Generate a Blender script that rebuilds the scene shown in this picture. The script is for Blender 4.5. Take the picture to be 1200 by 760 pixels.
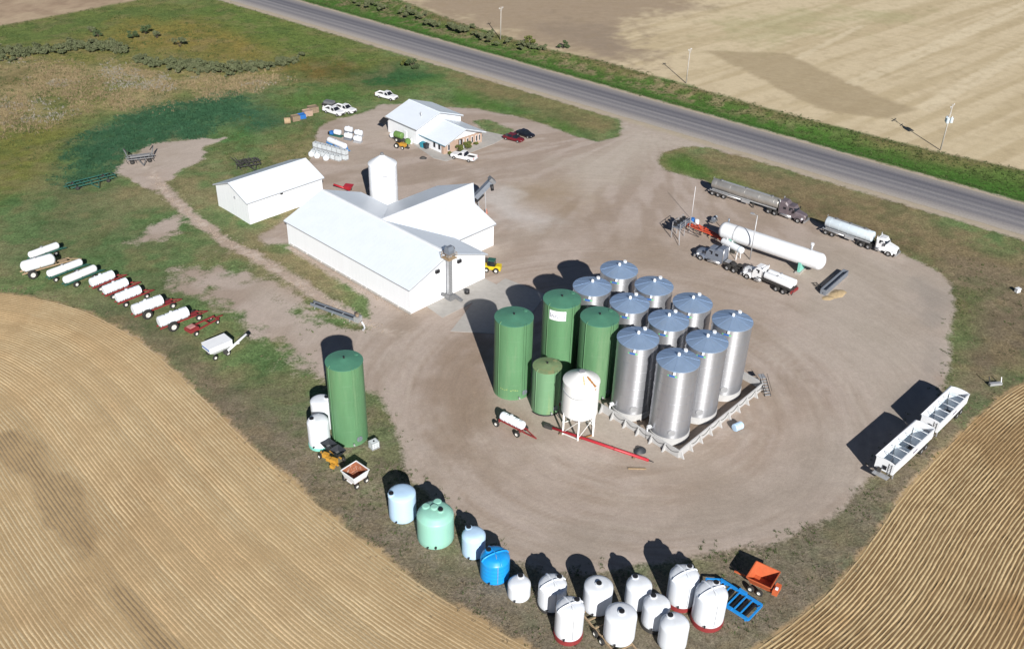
import bpy, math, random
import numpy as np
from mathutils import Vector, Matrix

for _o in list(bpy.data.objects):
    bpy.data.objects.remove(_o, do_unlink=True)
SC = bpy.context.scene
COL = SC.collection

# ------------------------------------------------------------------ camera
CAM_H, FPX, PITCH, ROLL = 85.0, 1150.0, 0.566, 0.029
def cam_axes():
    c, s = math.cos(PITCH), math.sin(PITCH)
    fwd = np.array([0, c, -s]); up = np.array([0, s, c]); r = np.array([1.0, 0, 0])
    cr, sr = math.cos(ROLL), math.sin(ROLL)
    return np.array([cr*r + sr*up, -sr*r + cr*up, fwd])
AX = cam_axes(); CC = np.array([0, 0, CAM_H])
cam_d = bpy.data.cameras.new('camera'); cam = bpy.data.objects.new('camera', cam_d); COL.objects.link(cam)
cam_d.sensor_width = 36; cam_d.lens = FPX/1200*36; cam_d.clip_start = 1; cam_d.clip_end = 9000
_m = Matrix([[AX[0][i], AX[1][i], -AX[2][i], CC[i]] for i in range(3)] + [[0, 0, 0, 1]])
cam.matrix_world = _m
SC.camera = cam

# ------------------------------------------------------------------ sky, sun, exposure
SUN_EL, SHADOW_AZ = math.radians(28.2), math.radians(-14)     # shadows run up and a little left in the photo
sd = Vector((math.sin(SHADOW_AZ)*math.cos(SUN_EL), math.cos(SHADOW_AZ)*math.cos(SUN_EL), -math.sin(SUN_EL)))
W = bpy.data.worlds.new('World'); SC.world = W; W.use_nodes = True
nt = W.node_tree; bg = nt.nodes['Background']
sky = nt.nodes.new('ShaderNodeTexSky'); sky.sky_type = 'NISHITA'; sky.sun_disc = False
sky.sun_elevation = SUN_EL; sky.sun_rotation = math.atan2(-sd.x, -sd.y); sky.altitude = 1500; sky.air_density = .6; sky.dust_density = .2
nt.links.new(sky.outputs[0], bg.inputs[0]); bg.inputs[1].default_value = 0.05
sl = bpy.data.lights.new('sun', 'SUN'); sl.energy = 5.0; sl.angle = math.radians(.5); sl.color = (1, .965, .91)
sun = bpy.data.objects.new('sun', sl); COL.objects.link(sun); sun.rotation_euler = sd.to_track_quat('-Z', 'Y').to_euler(); sun.location = (0, 0, 120)
SC.view_settings.view_transform = 'Standard'; SC.view_settings.look = 'None'
SC.view_settings.exposure = 0.46; SC.view_settings.gamma = 1; SC.view_settings.use_curve_mapping = False

# ------------------------------------------------------------------ pixel -> ground helpers (photo is 1200 x 760)
def G(px, py, z=0.0):
    d = ((px-600)/FPX)*AX[0] - ((py-380)/FPX)*AX[1] + AX[2]
    return CC + d*(z-CAM_H)/d[2]
def PX(v):
    d = AX @ (np.array(v, float)-CC)
    return 600+FPX*d[0]/d[2], 380-FPX*d[1]/d[2], d[2]
def mpp(px, py, z=0.0): return PX(G(px, py, z))[2]/FPX
def zfor(xy, ytop):
    lo, hi = 0.0, 40.0
    for _ in range(40):
        m = (lo+hi)/2
        if PX((xy[0], xy[1], m))[1] > ytop: lo = m
        else: hi = m
    return lo
def ang(a, b): return math.atan2(b[1]-a[1], b[0]-a[0])

# ------------------------------------------------------------------ materials
MATS = {}
def mat(name, col, rough=.6, metal=0.0, var=.12, scale=1.5, dirt=0.0, dirtcol=(.22, .17, .12), bump=0.0, bscale=20, streak=False, spec=.5, rib=None):
    """principled colour broken up by two noises; optional dirt blotches, streaks run down z"""
    if name in MATS: return MATS[name]
    m = bpy.data.materials.new(name); m.use_nodes = True; MATS[name] = m
    n = m.node_tree; L = n.links; b = n.nodes['Principled BSDF']
    b.inputs['Roughness'].default_value = rough; b.inputs['Metallic'].default_value = metal
    b.inputs['Specular IOR Level'].default_value = spec
    tc = n.nodes.new('ShaderNodeTexCoord')
    oi = n.nodes.new('ShaderNodeObjectInfo')
    ad = n.nodes.new('ShaderNodeVectorMath'); ad.operation = 'ADD'
    sc_ = n.nodes.new('ShaderNodeVectorMath'); sc_.operation = 'SCALE'; sc_.inputs[0].default_value = (37, 91, 53)
    L.new(oi.outputs['Random'], sc_.inputs['Scale']); L.new(tc.outputs['Object'], ad.inputs[0]); L.new(sc_.outputs[0], ad.inputs[1])
    vec = ad.outputs[0]
    if streak:
        mp = n.nodes.new('ShaderNodeMapping'); mp.inputs['Scale'].default_value = (1, 1, .12); L.new(vec, mp.inputs[0]); vec = mp.outputs[0]
    no = n.nodes.new('ShaderNodeTexNoise'); no.inputs['Scale'].default_value = scale; no.inputs['Detail'].default_value = 6; no.inputs['Roughness'].default_value = .65
    L.new(vec, no.inputs['Vector'])
    mr = n.nodes.new('ShaderNodeMapRange'); mr.inputs[1].default_value = .25; mr.inputs[2].default_value = .75
    mr.inputs[3].default_value = 1-var; mr.inputs[4].default_value = 1+var*.7; L.new(no.outputs[0], mr.inputs[0])
    mu = n.nodes.new('ShaderNodeVectorMath'); mu.operation = 'SCALE'; mu.inputs[0].default_value = col; L.new(mr.outputs[0], mu.inputs['Scale'])
    out = mu.outputs[0]
    if dirt > 0:
        n2 = n.nodes.new('ShaderNodeTexNoise'); n2.inputs['Scale'].default_value = scale*.7; n2.inputs['Detail'].default_value = 8; n2.inputs['Roughness'].default_value = .7
        L.new(vec, n2.inputs['Vector'])
        r2 = n.nodes.new('ShaderNodeMapRange'); r2.inputs[1].default_value = .52; r2.inputs[2].default_value = .72; r2.inputs[4].default_value = dirt; L.new(n2.outputs[0], r2.inputs[0])
        mx = n.nodes.new('ShaderNodeMix'); mx.data_type = 'RGBA'; mx.inputs[7].default_value = (*dirtcol, 1)
        L.new(r2.outputs[0], mx.inputs[0]); L.new(out, mx.inputs[6]); out = mx.outputs[2]
    if rib:
        sp = n.nodes.new('ShaderNodeVectorMath'); sp.operation = 'DOT_PRODUCT'; sp.inputs[1].default_value = rib; L.new(tc.outputs['Object'], sp.inputs[0])
        fr_ = n.nodes.new('ShaderNodeMath'); fr_.operation = 'FRACT'; L.new(sp.outputs['Value'], fr_.inputs[0])
        rm = n.nodes.new('ShaderNodeMapRange'); rm.inputs[1].default_value = 0; rm.inputs[2].default_value = .12; rm.inputs[3].default_value = 1; rm.inputs[4].default_value = 0; L.new(fr_.outputs[0], rm.inputs[0])
        bp = n.nodes.new('ShaderNodeBump'); bp.inputs['Strength'].default_value = .55; bp.inputs['Distance'].default_value = .04; L.new(rm.outputs[0], bp.inputs['Height']); L.new(bp.outputs[0], b.inputs['Normal'])
    L.new(out, b.inputs['Base Color'])
    if bump > 0:
        n3 = n.nodes.new('ShaderNodeTexNoise'); n3.inputs['Scale'].default_value = bscale; n3.inputs['Detail'].default_value = 5; L.new(tc.outputs['Object'], n3.inputs['Vector'])
        bp = n.nodes.new('ShaderNodeBump'); bp.inputs['Strength'].default_value = bump; bp.inputs['Distance'].default_value = .05
        L.new(n3.outputs[0], bp.inputs['Height']); L.new(bp.outputs[0], b.inputs['Normal'])
    return m

def M(n): return MATS[n]
def brushed(m, amount):
    n = m.node_tree; b = n.nodes['Principled BSDF']; tg = n.nodes.new('ShaderNodeTangent'); tg.direction_type = 'RADIAL'; tg.axis = 'Z'
    n.links.new(tg.outputs[0], b.inputs['Tangent']); b.inputs['Anisotropic'].default_value = amount; b.inputs['Anisotropic Rotation'].default_value = .25
mat('white_metal', (.78, .80, .83), .45, 0, .03, .6, .10, (.6, .6, .6), streak=True, rib=(1.1, 1.1, 0))
mat('white_roof', (.70, .755, .82), .38, .0, .04, .35, .2, (.6, .65, .7), rib=(1.1, 0, 0))
mat('white_roof_y', (.70, .755, .82), .38, .0, .04, .35, .2, (.6, .65, .7), rib=(0, 1.1, 0))
mat('trim_grey', (.30, .31, .33), .5, 0, .1)
mat('white_paint', (.77, .79, .82), .35, 0, .05, 1.2, .2, (.5, .46, .4))
mat('white_poly', (.72, .755, .81), .42, 0, .07, .8, .3, (.52, .49, .43), streak=True)
mat('pale_blue_poly', (.46, .64, .84), .42, 0, .06, .8, .2, (.5, .5, .48), streak=True)
mat('mint_poly', (.28, .56, .46), .45, 0, .07, .8, .22, (.4, .45, .36), streak=True)
mat('blue_poly', (.012, .29, .72), .38, 0, .1, .8, .15, (.2, .3, .42), streak=True)
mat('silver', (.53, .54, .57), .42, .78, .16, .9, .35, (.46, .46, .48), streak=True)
mat('silver_roof_sky_tint', (.29, .40, .57), .42, .4, .12, .7, .3, (.36, .42, .50))  # galvanised roof metal, with the blue of reflected sky put into its colour
brushed(MATS['silver'], .8)
mat('galv', (.50, .51, .53), .5, .5, .15, 2, .3, (.35, .33, .3))
mat('green_tank', (.098, .225, .108), .55, 0, .2, .75, .7, (.17, .27, .15), streak=True)
mat('green_roof', (.075, .22, .145), .5, 0, .15, .8, .3, (.10, .2, .12))
mat('green_faded', (.15, .29, .16), .55, 0, .16, .7, .65, (.30, .32, .12), streak=True)
mat('green_faded_roof', (.17, .24, .12), .6, 0, .2, 1.2, .8, (.28, .22, .11))
mat('white_rusty', (.74, .74, .73), .45, 0, .05, .8, .25, (.55, .45, .3), streak=True)
mat('rust', (.38, .17, .045), .8, 0, .3, 5, .4, (.2, .09, .04))
mat('concrete', (.40, .38, .355), .85, 0, .14, 1.2, .35, (.3, .27, .23), bump=.25, bscale=12)
mat('concrete_white', (.46, .46, .46), .8, 0, .1, 1.2, .35, (.38, .36, .33), bump=.2, bscale=9)
mat('tyre', (.022, .021, .020), .9, 0, .25, 6, .4, (.08, .07, .06))
mat('rim_white', (.62, .61, .58), .5, .1, .15, 4, .3, (.3, .27, .22))
mat('rim_silver', (.55, .55, .56), .35, .7, .1, 4, .25, (.25, .22, .18))
mat('black', (.018, .018, .020), .5, 0, .2, 4)
mat('dark_frame', (.045, .043, .042), .7, 0, .25, 4, .35, (.12, .1, .08))
mat('glass', (.015, .018, .024), .08, 0, .1, 3)
mat('red_frame', (.24, .028, .030), .6, 0, .2, 3, .3, (.18, .08, .05))
mat('red_paint', (.42, .022, .035), .45, 0, .15, 2, .2, (.3, .1, .07))
mat('maroon', (.13, .012, .020), .22, 0, .1, 2)
mat('car_black', (.012, .013, .020), .18, 0, .1, 2)
mat('car_white', (.74, .75, .77), .25, 0, .04, 2, .12, (.5, .46, .4))
mat('truck_grey', (.20, .23, .29), .32, .25, .12, 1.5, .25, (.25, .24, .22))
mat('truck_plum', (.14, .115, .13), .4, .1, .2, 2, .45, (.24, .19, .15))
mat('stainless', (.44, .425, .40), .42, .6, .14, .9, .3, (.34, .30, .25))
mat('pale_tank', (.60, .68, .74), .4, .1, .08, 1.2, .25, (.45, .45, .43))
mat('orange', (.55, .125, .045), .5, 0, .15, 2, .3, (.33, .09, .04))
mat('orange_pipe', (.58, .075, .03), .5, 0, .15, 3)
mat('blue_paint', (.015, .25, .66), .45, 0, .12, 2, .15, (.12, .2, .3))
mat('yellow', (.62, .47, .02), .45, 0, .1, 3, .2, (.3, .22, .05))
mat('yellow_orange', (.52, .27, .035), .55, 0, .2, 4, .4, (.2, .13, .05))
mat('teal', (.20, .55, .46), .5, 0, .12, 2)
mat('teal_frame', (.025, .11, .085), .6, 0, .3, 3, .5, (.05, .06, .05))
mat('brick', (.40, .285, .22), .85, 0, .2, 6, .4, (.3, .16, .11), bump=.4, bscale=14)
mat('wood_pole', (.42, .39, .35), .85, 0, .2, 6, .3, (.2, .17, .14))
mat('wood_old', (.25, .185, .125), .9, 0, .35, 5, .4, (.12, .1, .08))
mat('steel_dull', (.21, .215, .225), .6, .3, .2, 3, .4, (.16, .13, .1))
mat('steel_blue', (.24, .27, .32), .5, .4, .15, 3, .3, (.2, .18, .16))
mat('gold_sand', (.46, .345, .20), .95, 0, .2, 3, .3, (.3, .2, .1), bump=.5, bscale=4)
mat('rusty_load', (.30, .105, .05), .9, 0, .5, 3, .85, (.62, .56, .5))
mat('tarp_dark', (.028, .032, .040), .6, 0, .2, 3)
mat('hay_tan', (.36, .26, .16), .9, 0, .3, 4)
mat('clear_poly', (.60, .645, .67), .35, 0, .12, 4, .3, (.45, .47, .48))
mat('blue_plastic', (.03, .15, .45), .45, 0, .1, 3)
mat('ink', (.20, .19, .26), .6, 0, .1, 3)
mat('logo_blue', (.035, .13, .42), .4, 0, .05, 3)
mat('logo_green', (.15, .55, .22), .4, 0, .05, 3)
mat('gutter_blue', (.12, .26, .33), .45, 0, .1, 3)
mat('cyan_bin', (.03, .28, .38), .5, 0, .1, 3)
mat('lime', (.12, .22, .06), .5, 0, .15, 3)

# ------------------------------------------------------------------ mesh builder
class MB:
    def __init__(s): s.v, s.f, s.sm = [], [], []
    def add(s, vs, fs, smooth=False):
        o = len(s.v); s.v += [tuple(map(float, q)) for q in vs]
        s.f += [[i+o for i in f] for f in fs]; s.sm += [smooth]*len(fs); return s
    def box(s, cx, cy, cz, sx, sy, sz, rz=0.0, ry=0.0):
        R = Matrix.Rotation(rz, 3, 'Z') @ Matrix.Rotation(ry, 3, 'Y'); vs = []
        for z in (-.5, .5):
            for x, y in ((-.5, -.5), (.5, -.5), (.5, .5), (-.5, .5)):
                vs.append(Vector((cx, cy, cz)) + R @ Vector((x*sx, y*sy, z*sz)))
        return s.add(vs, [[3, 2, 1, 0], [4, 5, 6, 7], [0, 1, 5, 4], [1, 2, 6, 5], [2, 3, 7, 6], [3, 0, 4, 7]])
    def bar(s, a, b, w, h=None):
        h = h or w; a, b = Vector(a), Vector(b); d = (b-a).normalized()
        u = d.cross(Vector((0, 0, 1)))
        if u.length < 1e-3: u = Vector((1, 0, 0))
        u.normalize(); t = u.cross(d)
        vs = [p + u*i*w/2 + t*j*h/2 for p in (a, b) for i, j in ((-1, -1), (1, -1), (1, 1), (-1, 1))]
        return s.add(vs, [[0, 1, 2, 3], [7, 6, 5, 4], [4, 5, 1, 0], [5, 6, 2, 1], [6, 7, 3, 2], [7, 4, 0, 3]])
    def cyl(s, a, b, r0, r1=None, n=12, smooth=True):
        r1 = r0 if r1 is None else r1; a, b = Vector(a), Vector(b); d = (b-a).normalized()
        u = d.cross(Vector((0, 0, 1)))
        if u.length < 1e-3: u = Vector((1, 0, 0))
        u.normalize(); t = d.cross(u); vs = []
        for p, r in ((a, r0), (b, r1)):
            vs += [p + (u*math.cos(2*math.pi*k/n) + t*math.sin(2*math.pi*k/n))*r for k in range(n)]
        s.add(vs, [[k, (k+1) % n, n+(k+1) % n, n+k] for k in range(n)], smooth)
        o = len(s.v)-2*n
        s.f += [[o+k for k in reversed(range(n))], [o+n+k for k in range(n)]]; s.sm += [False, False]; return s
    def lathe(s, prof, n=32, axis='z', org=(0, 0, 0), sharp=True):
        """profile (r, h) revolved; axis z, x or y; each profile segment smooth round the axis"""
        O = Vector(org)
        def pt(r, h, k):
            c, q = math.cos(2*math.pi*k/n), math.sin(2*math.pi*k/n)
            if axis == 'z': return O+Vector((r*c, r*q, h))
            if axis == 'x': return O+Vector((h, r*c, r*q))
            return O+Vector((r*q, h, r*c))
        for (r0, h0), (r1, h1) in zip(prof[:-1], prof[1:]):
            if r0 < 1e-6: s.add([pt(0, h0, 0)]+[pt(r1, h1, k) for k in range(n)], [[0, 1+(k+1) % n, 1+k] for k in range(n)], True)
            elif r1 < 1e-6: s.add([pt(0, h1, 0)]+[pt(r0, h0, k) for k in range(n)], [[0, 1+k, 1+(k+1) % n] for k in range(n)], True)
            else:
                s.add([pt(r0, h0, k) for k in range(n)]+[pt(r1, h1, k) for k in range(n)], [[k, (k+1) % n, n+(k+1) % n, n+k] for k in range(n)], True)
        return s
    def slathe(s, prof, n=32, axis='z', org=(0, 0, 0)):
        """like lathe but rings shared, so shading is smooth along the profile too"""
        O = Vector(org); vs, fs = [], []
        for r, h in prof:
            for k in range(n):
                c, q = math.cos(2*math.pi*k/n), math.sin(2*math.pi*k/n); r_ = max(r, 1e-4)
                vs.append(O+Vector((r_*c, r_*q, h)) if axis == 'z' else O+Vector((h, r_*c, r_*q)) if axis == 'x' else O+Vector((r_*q, h, r_*c)))
        for i in range(len(prof)-1):
            for k in range(n): fs.append([i*n+k, i*n+(k+1) % n, (i+1)*n+(k+1) % n, (i+1)*n+k])
        return s.add(vs, fs, True)
    def prism(s, poly, y0, y1, axis='y', org=(0, 0, 0), rz=0.0):
        """polygon in (x,z) pushed along y, or in (x,y) pushed along z"""
        n = len(poly); R = Matrix.Rotation(rz, 3, 'Z'); O = Vector(org)
        vs = [O + R @ (Vector((p[0], t, p[1])) if axis == 'y' else Vector((p[0], p[1], t)) if axis == 'z' else Vector((t, p[0], p[1]))) for t in (y0, y1) for p in poly]
        return s.add(vs, [list(range(n)), [n+k for k in reversed(range(n))]]+[[k+n, (k+1) % n+n, (k+1) % n, k] for k in range(n)])
    def loft(s, rings, smooth=False, cap=True):
        n = len(rings[0]); vs = [p for r in rings for p in r]; fs = []
        for i in range(len(rings)-1):
            for k in range(n): fs.append([i*n+k, i*n+(k+1) % n, (i+1)*n+(k+1) % n, (i+1)*n+k])
        s.add(vs, fs, smooth)
        if cap: s.add(rings[0], [list(reversed(range(n)))]); s.add(rings[-1], [list(range(n))])
        return s
    def quad(s, *p): return s.add(p, [list(range(len(p)))])
    def slab(s, pts, t=.08):
        """polygon in space given some thickness along its own normal"""
        P = [Vector(p) for p in pts]; nrm = (P[1]-P[0]).cross(P[2]-P[0]).normalized(); n = len(P)
        vs = P + [p-nrm*t for p in P]
        return s.add(vs, [list(range(n)), [n+k for k in reversed(range(n))]]+[[k, k+n, (k+1) % n+n, (k+1) % n] for k in range(n)])
    def tube(s, pts, r, n=7):
        P = [Vector(p) for p in pts]; rings = []
        for i, p in enumerate(P):
            d = (P[min(i+1, len(P)-1)]-P[max(i-1, 0)]).normalized(); u = d.cross(Vector((0, 0, 1)))
            if u.length < 1e-3: u = Vector((1, 0, 0))
            u.normalize(); t = d.cross(u); rings.append([p+(u*math.cos(2*math.pi*k/n)+t*math.sin(2*math.pi*k/n))*r for k in range(n)])
        return s.loft(rings, True)
    def build(s, name, m, parent=None, recalc=True):
        me = bpy.data.meshes.new(name); me.from_pydata(s.v, [], s.f)
        me.polygons.foreach_set('use_smooth', s.sm)
        me.materials.append(M(m) if isinstance(m, str) else m)
        if recalc:
            import bmesh
            b = bmesh.new(); b.from_mesh(me); bmesh.ops.recalc_face_normals(b, faces=b.faces); b.to_mesh(me); b.free()
        me.update()
        o = bpy.data.objects.new(name, me); COL.objects.link(o)
        if parent: o.parent = parent
        return o

def tag(o, label, cat, group=None):
    o['label'] = label; o['category'] = cat
    if group: o['group'] = group
    return o
def thing(name, label, cat, loc=(0, 0, 0), rz=0.0, group=None):
    o = bpy.data.objects.new(name, None); COL.objects.link(o); o.empty_display_size = .3
    o.location = tuple(float(q) for q in loc); o.rotation_euler = (0, 0, rz); return tag(o, label, cat, group)
def dup(o, loc, rz, label, group=None):
    def cp(x, par):
        c = x.copy(); COL.objects.link(c); c.parent = par
        for ch in list(kids.get(x.name, [])): cp(ch, c)
        return c
    kids = {}
    for x in bpy.data.objects:
        if x.parent: kids.setdefault(x.parent.name, []).append(x)
    r = cp(o, None); r.location = tuple(float(q) for q in loc); r.rotation_euler = (0, 0, rz); r['label'] = label
    if group: r['group'] = group
    return r
rng = random.Random(7)

# ================================================================== GROUND
def s2l(c):
    return np.array([((q/255.0+.055)/1.055)**2.4 if q > 10 else q/255/12.92 for q in c])
def _hash(ix, iy, seed):
    h = (ix*374761393 + iy*668265263 + seed*974634777) & 0xffffffff
    h = ((h ^ (h >> 13))*1274126177) & 0xffffffff
    return ((h ^ (h >> 16)) & 0xffff)/65535.0
def vnoise(x, y, seed=0):
    ix = np.floor(x).astype(np.int64); iy = np.floor(y).astype(np.int64); fx = x-ix; fy = y-iy
    fx = fx*fx*(3-2*fx); fy = fy*fy*(3-2*fy)
    a, b, c, d = _hash(ix, iy, seed), _hash(ix+1, iy, seed), _hash(ix, iy+1, seed), _hash(ix+1, iy+1, seed)
    return (a*(1-fx)+b*fx)*(1-fy) + (c*(1-fx)+d*fx)*fy
def fbm(x, y, sc, seed=0, o=4):
    t = 0; a = .5; n = 0
    for k in range(o): t = t+a*vnoise(x*sc*2**k+17.3*k, y*sc*2**k-9.1*k, seed+k); n += a; a *= .55
    return t/n
def wpoly(pts): return np.array([G(*p)[:2] for p in pts])
def sdist(poly, X, Y):
    """signed distance in metres, positive inside"""
    x0, y0 = poly[:, 0], poly[:, 1]; x1, y1 = np.roll(x0, -1), np.roll(y0, -1)
    d2 = np.full(X.shape, 1e12); ins = np.zeros(X.shape, bool)
    for a, b, c, d in zip(x0, y0, x1, y1):
        ex, ey = c-a, d-b; L = ex*ex+ey*ey+1e-12
        t = np.clip(((X-a)*ex+(Y-b)*ey)/L, 0, 1)
        d2 = np.minimum(d2, (X-a-t*ex)**2+(Y-b-t*ey)**2)
        if b != d: ins ^= ((b > Y) != (d > Y)) & (X < (c-a)*(Y-b)/(d-b)+a)
    return np.where(ins, 1, -1)*np.sqrt(d2)
def pline(pts, X, Y):
    P = wpoly(pts); d2 = np.full(X.shape, 1e12)
    for (a, b), (c, d) in zip(P[:-1], P[1:]):
        ex, ey = c-a, d-b; t = np.clip(((X-a)*ex+(Y-b)*ey)/(ex*ex+ey*ey+1e-12), 0, 1)
        d2 = np.minimum(d2, (X-a-t*ex)**2+(Y-b-t*ey)**2)
    return np.sqrt(d2)
def smooth(a, b, x): t = np.clip((x-a)/(b-a), 0, 1); return t*t*(3-2*t)
def rounded(pts, it=3):
    p = np.array(pts, float)
    for _ in range(it):
        q = [p[0]]
        for a, b in zip(p[:-1], p[1:]): q += [a*.75+b*.25, a*.25+b*.75]
        q.append(p[-1]); p = np.array(q)
    return p

XS = np.arange(-200, 232, .65)
ys = [40.0]
while ys[-1] < 400: ys.append(ys[-1]+.32+max(0, ys[-1]-90)*.0032)
YS = np.array(ys)
NX, NY = len(XS), len(YS)
gx, gy = np.meshgrid(XS, YS); gx = gx.ravel(); gy = gy.ravel()
N1 = fbm(gx, gy, .035, 1); N2 = fbm(gx, gy, .12, 5); N3 = fbm(gx, gy, .45, 9); N4 = fbm(gx, gy, 1.3, 14, 2)
wob = (N2-.5)*5 + (N3-.5)*3

RD = -.674; RU = np.array([math.cos(RD), math.sin(RD)]); RN = np.array([-RU[1], RU[0]])
R_FAR, R_NEAR = 210.14, 195.4
acr = gx*RN[0]+gy*RN[1]; alo = gx*RU[0]+gy*RU[1]

YARD = [(722, 132), (728, 148), (722, 159), (700, 165), (678, 160), (640, 147), (600, 135), (560, 128), (520, 124), (480, 121), (445, 122), (425, 132), (400, 138), (374, 148), (369, 160),
        (380, 170), (366, 182), (360, 190), (360, 215), (378, 232), (335, 258), (304, 278), (312, 287), (340, 287), (430, 352), (430, 384), (360, 378), (352, 402), (378, 442), (398, 452), (438, 462), (456, 486), (466, 515), (471, 548),
        (484, 562), (512, 584), (540, 606), (572, 632), (600, 652), (640, 666), (690, 668), (740, 664), (800, 657), (832, 650), (870, 642), (905, 636), (950, 612),
        (985, 596), (1008, 568), (1030, 548), (1065, 515), (1092, 478), (1110, 448), (1116, 400), (1115, 352), (1107, 325), (1085, 308), (1045, 292), (1000, 276), (950, 257), (890, 240), (846, 226), (828, 212),
        (800, 205), (778, 199), (769, 188), (775, 178), (800, 172), (832, 173), (858, 181), (862, 172), (800, 150)]
FIELD_L = [(-60, 334), (0, 342), (45, 348), (95, 360), (145, 384), (195, 420), (245, 470), (295, 520), (352, 572), (412, 621), (472, 668), (540, 712), (600, 744), (650, 772), (700, 800)]
FIELD_R = [(1330, 392), (1260, 415), (1200, 446), (1160, 472), (1120, 510), (1085, 546), (1052, 582), (1026, 622), (1000, 658), (970, 692), (930, 726), (880, 762), (820, 800)]
FL = rounded(wpoly(FIELD_L)); FR = rounded(wpoly(FIELD_R))
sy = sdist(wpoly(YARD), gx, gy)
sisl = sdist(wpoly([(556, 142), (575, 141), (600, 152), (592, 160), (575, 158)]), gx, gy)      # grass island behind the office
fl = sdist(np.vstack([FL, wpoly([(700, 1000), (-500, 1000), (-500, 330)])]), gx, gy)
fr = sdist(np.vstack([FR, wpoly([(820, 1000), (1700, 1000), (1700, 380)])]), gx, gy)
FFAR = [(430, -14), (470, 1), (540, 27), (600, 45), (640, 57), (700, 70), (800, 98), (900, 127), (1000, 153), (1100, 178), (1200, 199), (1330, 226), (1700, 300), (1700, -120), (430, -120)]
ff = sdist(wpoly(FFAR), gx, gy)
ftl = sdist(wpoly([(-300, 75), (0, 30), (60, 19), (150, 2), (230, -15), (300, -60), (-300, -60)]), gx, gy)

def mixc(c, w, col): 
    w = w[:, None]; return c*(1-w)+np.asarray(col)*w
# ---- vegetation colours
c = np.tile(s2l((108, 126, 82)), (len(gx), 1))
c = mixc(c, smooth(.40, .64, N2)*.8, s2l((144, 134, 102)))                 # drier lawn
c = mixc(c, smooth(.52, .75, fbm(gx, gy, .06, 33))*.65, s2l((78, 112, 66)))
c = mixc(c, smooth(.5, .72, N3)*.5, s2l((138, 124, 94)))
def patch(pts, col, soft=6, amp=1.0, k=1.0, var=None):
    global c
    w = smooth(-soft, soft, sdist(wpoly(pts), gx, gy)+wob*amp*1.6)*k
    if var is not None: w = w*smooth(*var)
    c = mixc(c, w, s2l(col))
# top-left meadow and marsh
patch([(-200, 90), (0, 25), (150, 0), (300, 0), (470, 70), (440, 100), (330, 95), (150, 130), (0, 170), (-200, 220)], (122, 120, 70), 10, 1.5)
patch([(-200, 60), (0, 30), (160, 5), (250, 5), (330, 40), (250, 45), (100, 42), (0, 58)], (96, 116, 64), 8, 1.5, .8)
patch([(150, 25), (260, 22), (330, 50), (300, 66), (200, 58), (110, 45)], (138, 122, 66), 9, 2, .8)
patch([(225, 0), (300, 8), (460, 70), (430, 90), (330, 62), (260, 30)], (98, 120, 62), 8, 1.2, .8)
patch([(345, 70), (430, 78), (430, 92), (370, 94), (330, 84)], (112, 92, 52), 7, 1.5, .8)
patch([(-200, 80), (0, 74), (60, 76), (130, 70), (180, 82), (250, 92), (310, 84), (332, 92), (285, 108), (200, 116), (120, 132), (60, 140), (0, 156), (-200, 210)], (164, 148, 112), 9, 3.2, .8)
patch([(40, 112), (110, 92), (150, 100), (120, 122), (50, 130)], (100, 112, 58), 6, 1.5, .8)
patch([(0, 90), (30, 84), (40, 96), (0, 105)], (92, 88, 50), 5, 1.5, .6)
patch([(-200, 220), (0, 150), (75, 140), (110, 150), (80, 200), (30, 225), (-200, 300)], (118, 118, 60), 9, 1.5, .85)
patch([(250, 160), (290, 140), (330, 135), (300, 165), (262, 182), (240, 178)], (74, 116, 64), 5, 1, .85)
patch([(300, 118), (400, 95), (520, 80), (540, 95), (470, 112), (420, 120), (330, 136)], (84, 116, 58), 6, 1, .8)
patch([(400, 85), (470, 75), (520, 88), (480, 100), (430, 104)], (46, 90, 56), 5, 1, .8)
patch([(330, 150), (372, 150), (366, 180), (330, 190), (300, 190)], (128, 124, 82), 7, 1.2, .6)
# verges of the road
patch([(520, 78), (600, 95), (720, 132), (724, 150), (690, 158), (600, 122), (540, 105)], (130, 118, 84), 5, 1, .75)
patch([(530, 102), (600, 122), (700, 160), (680, 160), (600, 134), (520, 120)], (76, 112, 52), 4, 1, .9)
patch([(780, 176), (860, 180), (1010, 225), (1250, 320), (1400, 420), (1120, 320), (960, 256), (830, 214), (800, 200)], (132, 118, 90), 6, 1.0, .95)
patch([(776, 184), (800, 180), (850, 200), (900, 232), (845, 222), (800, 203), (778, 196)], (74, 112, 46), 4, .8, .85)
patch([(900, 225), (1000, 250), (1120, 310), (1080, 306), (960, 262)], (120, 103, 80), 4, 1, .8)
# rough ground right of the yard
patch([(1110, 300), (1230, 320), (1350, 390), (1200, 440), (1140, 480), (1060, 540), (1100, 470), (1118, 400)], (130, 117, 96), 6, 1.0, .95)
patch([(1115, 350), (1140, 345), (1150, 400), (1125, 412), (1112, 440)], (92, 106, 62), 4, 1, .8)
patch([(1150, 380), (1200, 370), (1300, 380), (1200, 430), (1140, 440)], (112, 100, 84), 5, 2, .7)
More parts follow.
